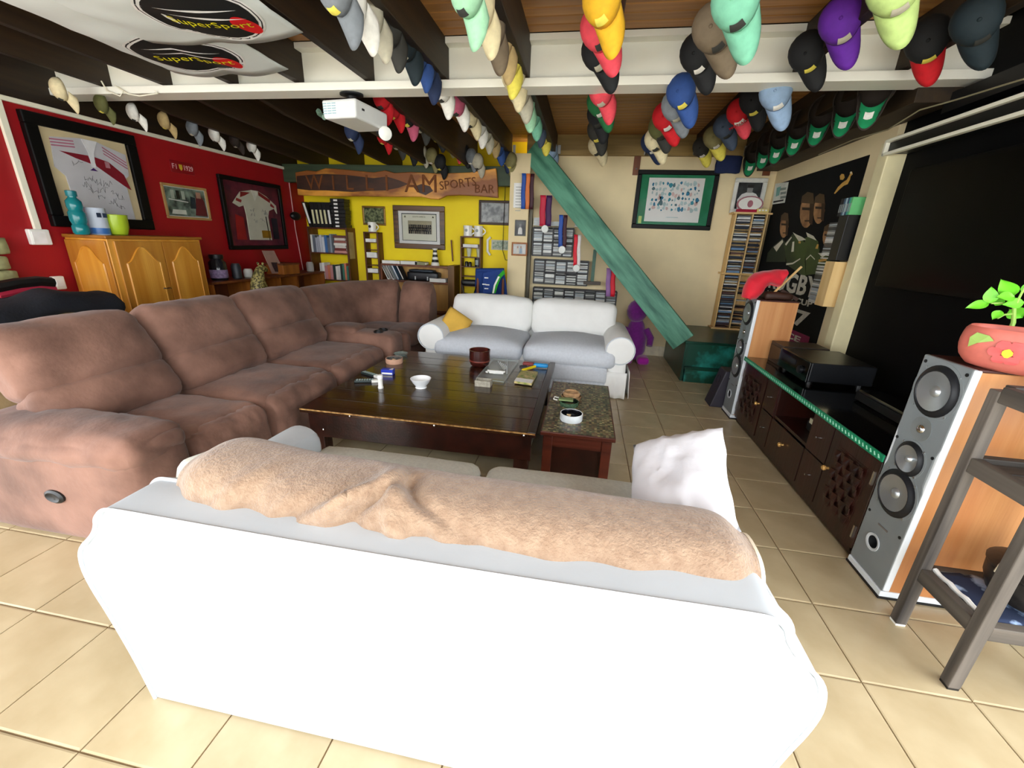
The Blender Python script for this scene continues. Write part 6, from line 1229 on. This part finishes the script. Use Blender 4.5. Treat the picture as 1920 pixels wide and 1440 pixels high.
# ------------------------------------------------------------------ projector under the steel beam
pj = thing('projector', 'white ceiling projector hanging from the cream steel beam', 'projector', (-2.1, 3.95, 2.79))
c1 = PY(640, 208, 3.72); pcx, pcz = c1.x+.0, 2.655
yaw_p = math.radians(-8)
def rp(x, y, z): return V((pcx+x*math.cos(yaw_p)-y*math.sin(yaw_p), 3.68+x*math.sin(yaw_p)+y*math.cos(yaw_p), pcz+z))
def rbox(x0, x1, y0, y1, z0, z1, tap=0):
    g = G(); vs = [rp(x*(1-tap if z == z0 else 1), y, z) for x in (x0, x1) for y in (y0, y1) for z in (z0, z1)]
    return g.add(vs, [(0, 1, 3, 2), (4, 6, 7, 5), (0, 4, 5, 1), (2, 3, 7, 6), (0, 2, 6, 4), (1, 5, 7, 3)])
PJW = mat('white_projector_shell', '#EEF0EE', .35, var=.02)
bd = rbox(-.17, .17, 0, .46, -.07, .07, .06).obj('body', PJW, pj, bevel=.02, seg=3)
for k in range(5):
    for j in range(3): rbox(-.155+.045*j, -.118+.045*j, -.0025, .002, -.035+.018*k, -.028+.018*k).obj('vent_slot', mat('vent_grey', '#9FC0C8', .5), bd)
rbox(.171-.002, .173, .08, .11, .0, .015).obj('button', INK, bd)
G().lathe([(.06, 0), (.06, .03), (.05, .036), (.04, .03), (.001, .032)], rp(.1, .44, -.05), (.25, 1, -.25), 20).obj('lens', mat('lens_glass', '#20242A', .1), pj, smooth=True)
G().lathe([(.058, 0), (.058, .012), (.05, .018), (.001, .02)], rp(.17, .40, -.10), (.6, -1, -.3), 22).obj('lens_cap', WHITEP, pj, smooth=True)
G().tube([rp(-.2+.02*math.cos(t*.7), .03+.03*math.sin(t*.7), -.02+.02*t*.3-.03) for t in range(8)], .02, 8).obj('cable_grip', mat('green_grey_plastic', '#5E7A68', .5), pj, smooth=True)
G().tube([rp(0, .2, .07), V((pcx+.06, 3.80, 2.76))], .028, 10).obj('pole', DK, pj, smooth=True); G().lathe([(.1, 0), (.1, .012), (.04, .02), (.03, .04)], (pcx+.06, 3.80, 2.792), (0, 0, -1), 24, sy=.8).obj('ceiling_plate', DK, pj, smooth=True)
for k in range(4): a = k*1.57+.78; G().tube([rp(.11*math.cos(a), .2+.1*math.sin(a), .072), rp(0, .2, .1)], .008, 6).obj('bracket_arm', STEEL, pj, smooth=True)

# ------------------------------------------------------------------ two white flags slung under the joists
FLG = mat('white_flag_cloth', '#DDE4E2', .7, var=.03, scale=3); FBK = mat('flag_black', '#0C1214', .6, var=.1); FYE = mat('flag_yellow', '#F2EB12', .6); FRD = mat('flag_red', '#E0121C', .6); FWH = mat('flag_white_line', '#F4F6F4', .6)
def flag(name, label, x0, x1, y0, y1, sag, zt, logo):
    """cloth slung between joists; logo: centre u,v and half sizes"""
    def f(u, v, d=0):
        x = x0+(x1-x0)*u; y = y0+(y1-y0)*v
        return V((x, y, zt-sag*max(0, math.sin(math.pi*u))**.8*(.55+.45*math.sin(math.pi*v))-.02*abs(math.sin(2*math.pi*u))+.012*noise.noise(V((x*3, y*6, 0)))-d))
    t = thing(name, label, 'flag', tuple(f(.5, .5)), 'white flags slung under the joists')
    G().grid(f, 30, 20).obj('cloth', FLG, t, smooth='all', solid=.004)
    cu, cv, hu, hv = logo
    def disc(m, nm, cu_, cv_, hu_, hv_, d, pw=2):
        n_, k_ = 28, 5; vs = []; g = G()
        g.grid(lambda a, b: f(cu_+hu_*b*math.cos(a*2*math.pi), cv_+hv_*b*math.sin(a*2*math.pi), d), n_, k_, cu=True); return g.obj(nm, m, t, smooth='all')
    disc(FWH, 'emblem_rim', cu, cv, hu*1.06, hv*1.09, .004); disc(INK, 'emblem_line', cu, cv, hu*1.02, hv*1.035, .0045); disc(FWH, 'emblem_rim', cu, cv, hu*1.0, hv*1.0, .005); disc(FBK, 'emblem_oval', cu, cv, hu*.96, hv*.94, .006)
    disc(FRD, 'emblem_ball', cu+hu*.60, cv+hv*.42, hu*.2, hv*.4, .0075)
    for off in (.28, .0):
        g = G(); g.grid(lambda a, b: f(cu+hu*(-.55+1.35*a), cv-hv*(off+.28-.45*a+.03*(b-.5)*(1-abs(2*a-1))*3), .008), 16, 3); g.obj('swoosh', FWH, t, smooth='all')
    o = txt('SuperSport', 1.0, Matrix.Identity(4), FYE, None, shear=.35, ext=0); me = o.data; xs = [v.co.x for v in me.vertices]; ys_ = [v.co.y for v in me.vertices]; w_ = max(xs)-min(xs); h_ = max(ys_)-min(ys_)
    for v in me.vertices:
        a = (v.co.x-min(xs))/w_; b = (v.co.y-min(ys_))/h_; v.co = f(cu+hu*(-.72+1.46*a), cv-hv*(-.30+.38*b-.42*a+.1), .010)
    par(o, t)
flag('flag', 'white sports flag with black oval emblem slung nearest the steel beam', -3.42, -2.40, 1.5, 3.45, .03, 2.855, (.50, .80, .36, .145))
flag('flag', 'white sports flag with black oval emblem hung further from the beam', -3.08, -1.86, 1.5, 2.86, .05, 2.840, (.68, .75, .25, .20))

# ------------------------------------------------------------------ caps
cg = G()
def crown(u, v):
    a = u*2*math.pi; b = v*math.pi/2; k = math.sin(b)**.85; return V((.1*k*math.cos(a), .085*k*math.sin(a)*(1-.12*math.cos(a)), .085*max(0, math.cos(b))**.75+.012*k*math.cos(a)))
cg.grid(crown, 20, 8, cu=True); CR = cg.obj('crown', INK, None, smooth='all', weld=.0005, solid=.006)
bgm = G()
def bill(u, v, d=0):
    a = math.radians(-72+144*u); r0 = V((.094*math.cos(a), .074*math.sin(a), .01)); L_ = .125*(max(0, math.cos(a))**.6)
    p = r0+V((L_*v, 0, 0)); p.y *= 1-.12*v; p.z = .012-.03*v-.07*(p.y/.08)**2*(.4+.6*v)+d; return p
bgm.grid(bill, 17, 6); BL = bgm.obj('bill', INK, None, smooth='all', solid=.005)
bt2 = G().ball((0, 0, .087), .009, .009, .006, 8, 5); BTN = bt2.obj('button', INK, None, smooth='all')
eg = G(); eg.grid(lambda u, v: crown(.06*(u-.5)*2+(1 if u < .5 else 0)*1, .52+.3*v)*1.05, 7, 5); EM = eg.obj('emblem', INK, None, smooth='all')
eg2 = G(); eg2.box(-.001, .001, -.001, .001, -.001, .001)
und = G(); und.grid(lambda u, v: bill(.06+.88*u, .02+.9*v, -.0045), 15, 5); UN = und.obj('underbill', INK, None, smooth='all')
lab_ = G(); lab_.grid(lambda u, v: bill(.5+.14*(u-.5)*1.6, .25+.3*v, -.0075), 5, 4); LB = lab_.obj('underbill_label', INK, None, smooth='all')
BASE = [CR, BL, BTN, EM, UN, LB]
for o in BASE: COL.objects.unlink(o)
CC = {'white': '#E9E7DF', 'cream': '#DCCFA6', 'black': '#121417', 'charcoal': '#33332F', 'navy': '#1B2B4E', 'blue': '#2A4C8C', 'red': '#C8101E', 'yellow': '#DDA91E', 'coral': '#DE4654', 'taupe': '#6E604C', 'aqua': '#74B89A', 'purple': '#5B1C93', 'lime': '#B4CE7E', 'dark teal': '#12232A', 'khaki': '#8A8256', 'grey': '#767C82', 'mint': '#9CCFA9', 'green': '#1E6B3A', 'tan': '#B79E6C', 'olive': '#5E6034', 'light blue': '#8CA6C4', 'slate': '#3F4C60', 'lemon': '#E6D85A', 'stone': '#B9B4A0', 'pink': '#C25A78', 'emerald': '#0E8A55', 'dark brown': '#2C221B'}
def cm(c): return mat('cap_'+c.replace(' ', '_'), CC[c], .8, var=.1, scale=25, bump=.1, bscale=80)
ORD = ['', 'first', 'second', 'third', 'fourth', 'fifth', 'sixth', 'seventh', 'eighth', 'ninth', 'tenth', 'eleventh', 'twelfth', 'thirteenth', 'fourteenth', 'fifteenth', 'sixteenth']
def cap(pos, col, label, group, bdir, tdir, s=1.35, bcol=None, emb='white', under=None):
    x = V(bdir).normalized(); z = V(tdir); z = (z-x*z.dot(x)).normalized(); y = z.cross(x)
    e = thing('baseball_cap', label, 'cap', (0, 0, 0), group)
    for src, c in ((CR, col), (BL, bcol or col), (BTN, col), (EM, emb), (UN, under), (LB, 'white' if under == 'emerald' else None)):
        if c is None: continue
        o = src.copy(); COL.objects.link(o); o.parent = e; o.material_slots[0].link = 'OBJECT'; o.material_slots[0].material = cm(c)
    m = (Matrix((x, y, z)).transposed() @ Matrix.Diagonal((s, s, s))).to_4x4(); m.translation = V(pos)-x*(.05*s); e.matrix_world = m
    return e
rc_ = random.Random(5)
def row(jn_, X, items, bdir=(.12, .18, -1), tdir=(-.35, -1, -.1), s=1.18, joist=''):
    """items: (photo x, photo y, colour[, bill colour]) from the camera end towards the back wall"""
    n_ = len(items)
    for k, it in enumerate(items):
        p = PX(it[0], it[1], X) if abs(X) > .2 else None
        if p is None: d = _ray(it[0], it[1]); p = CAM+d*(it[4]/d.y)
        if p.y > 6.6: p = PY(it[0], it[1], 6.6)
        c = it[2]; bc_ = it[3] if len(it) > 3 else None
        lab2 = '%s cap, %s from the back wall on the %s joist from red wall' % (c, ORD[n_-k], ORD[jn_])
        j = lambda a: rc_.uniform(-a, a)
        cap(p, c, lab2, 'caps along joist '+ORD[jn_], (bdir[0]+j(.12), bdir[1]+j(.12), bdir[2]), (tdir[0]+j(.15), tdir[1]+j(.1), tdir[2]+j(.1)), s*(1+j(.05)), bc_, rc_.choice(('white', 'stone', 'charcoal', 'lemon')) if c not in ('white', 'cream') else 'charcoal', None)
row(2, -4.56, [(122, 178, 'cream'), (198, 204, 'olive'), (258, 219, 'white'), (315, 234, 'tan'), (366, 248, 'grey'), (408, 259, 'white'), (445, 270, 'dark brown'), (476, 281, 'white')], s=.8)
row(5, -2.62, [(665, 255, 'navy'), (722, 262, 'red'), (748, 272, 'charcoal'), (772, 285, 'black'), (793, 292, 'stone'), (812, 300, 'khaki'), (828, 312, 'black')], s=1.05)
row(6, -1.98, [(720, 195, 'red'), (741, 213, 'red'), (768, 228, 'black', 'pink'), (793, 240, 'charcoal'), (822, 258, 'black'), (843, 268, 'khaki'), (858, 283, 'coral'), (872, 292, 'black'), (885, 300, 'grey'), (898, 310, 'stone')], s=1.05)
row(7, -1.33, [(640, 5, 'grey'), (670, 25, 'white'), (702, 50, 'stone'), (735, 72, 'charcoal'), (765, 98, 'dark teal'), (788, 118, 'blue'), (803, 142, 'navy'), (832, 178, 'white'), (860, 205, 'pink', 'white'), (885, 228, 'cream'), (900, 245, 'white'), (912, 258, 'stone'), (925, 268, 'tan'), (935, 285, 'blue'), (948, 300, 'navy'), (958, 308, 'khaki')], s=1.08)
row(8, -.67, [(882, 10, 'mint'), (905, 35, 'cream'), (925, 75, 'taupe'), (942, 95, 'tan'), (958, 130, 'lemon'), (966, 158, 'cream'), (978, 185, 'stone'), (988, 208, 'mint'), (1000, 228, 'aqua'), (1010, 245, 'slate'), (1020, 262, 'lemon'), (1028, 275, 'mint'), (1036, 290, 'light blue')], s=1.08)
row(9, 0, [(1135, 28, 'yellow', None, 2.75), (1130, 75, 'coral', None, 3.0), (1128, 115, 'black', None, 3.25), (1132, 185, 'coral', None, 3.98), (1128, 205, 'green', None, 4.3), (1124, 228, 'black', None, 4.7), (1122, 255, 'charcoal', None, 5.4), (1122, 282, 'cream', None, 6.2)], bdir=(.38, .1, -1), tdir=(-.45, -1, -.1))
row(10, .60, [(1385, 30, 'aqua'), (1345, 75, 'taupe'), (1312, 118, 'black'), (1282, 188, 'blue'), (1270, 212, 'grey'), (1252, 232, 'red'), (1240, 250, 'olive', 'charcoal'), (1232, 272, 'cream'), (1224, 277, 'navy')], bdir=(.5, .1, -1), tdir=(-.5, -1, -.15))
row(11, 1.30, [(1682, 0, 'lime'), (1580, 60, 'purple'), (1518, 115, 'black'), (1458, 190, 'light blue'), (1415, 200, 'black'), (1388, 222, 'red', 'coral'), (1362, 248, 'slate'), (1342, 268, 'khaki', 'lemon'), (1318, 285, 'charcoal', 'lemon')], bdir=(.5, .1, -1), tdir=(-.5, -1, -.15))
row(12, 1.92, [(1835, 60, 'dark teal'), (1740, 95, 'black', 'red')], bdir=(.5, .1, -1), tdir=(-.5, -1, -.15))
gi = [(1640, 182), (1590, 203), (1540, 225), (1497, 248), (1462, 268), (1437, 280), (1412, 296)]
for k, (px, py) in enumerate(gi):
    cap(PX(px, py, 1.98), 'dark brown', 'dark brown cap with green underbill, %s from the back wall beside the black panel' % ORD[7-k], 'green-billed caps by the right wall', (-.1, -.1, -1), (.55, 1, .15), 1.38, 'dark brown', None, 'emerald')
# wordmark on the red and white cap
cwm = [o for o in bpy.data.objects if o.type == 'EMPTY' and o.get('label', '').startswith('red cap') and 'eleventh joist' in o.get('label', '')][0]
fm_ = G(); fm_.grid(lambda u, v: crown(.09*(u-.5)*2+(1 if u < .5 else 0), .5+.46*v)*1.045, 9, 6); o = fm_.obj('white_front', cm('white'), None, smooth='all'); o.parent = cwm
o = txt('MONACO', .036, frameM((.095, 0, .062), (0, 1, 0), (-.9, 0, 1)), cm('red'), None, ext=.002); o.parent = cwm
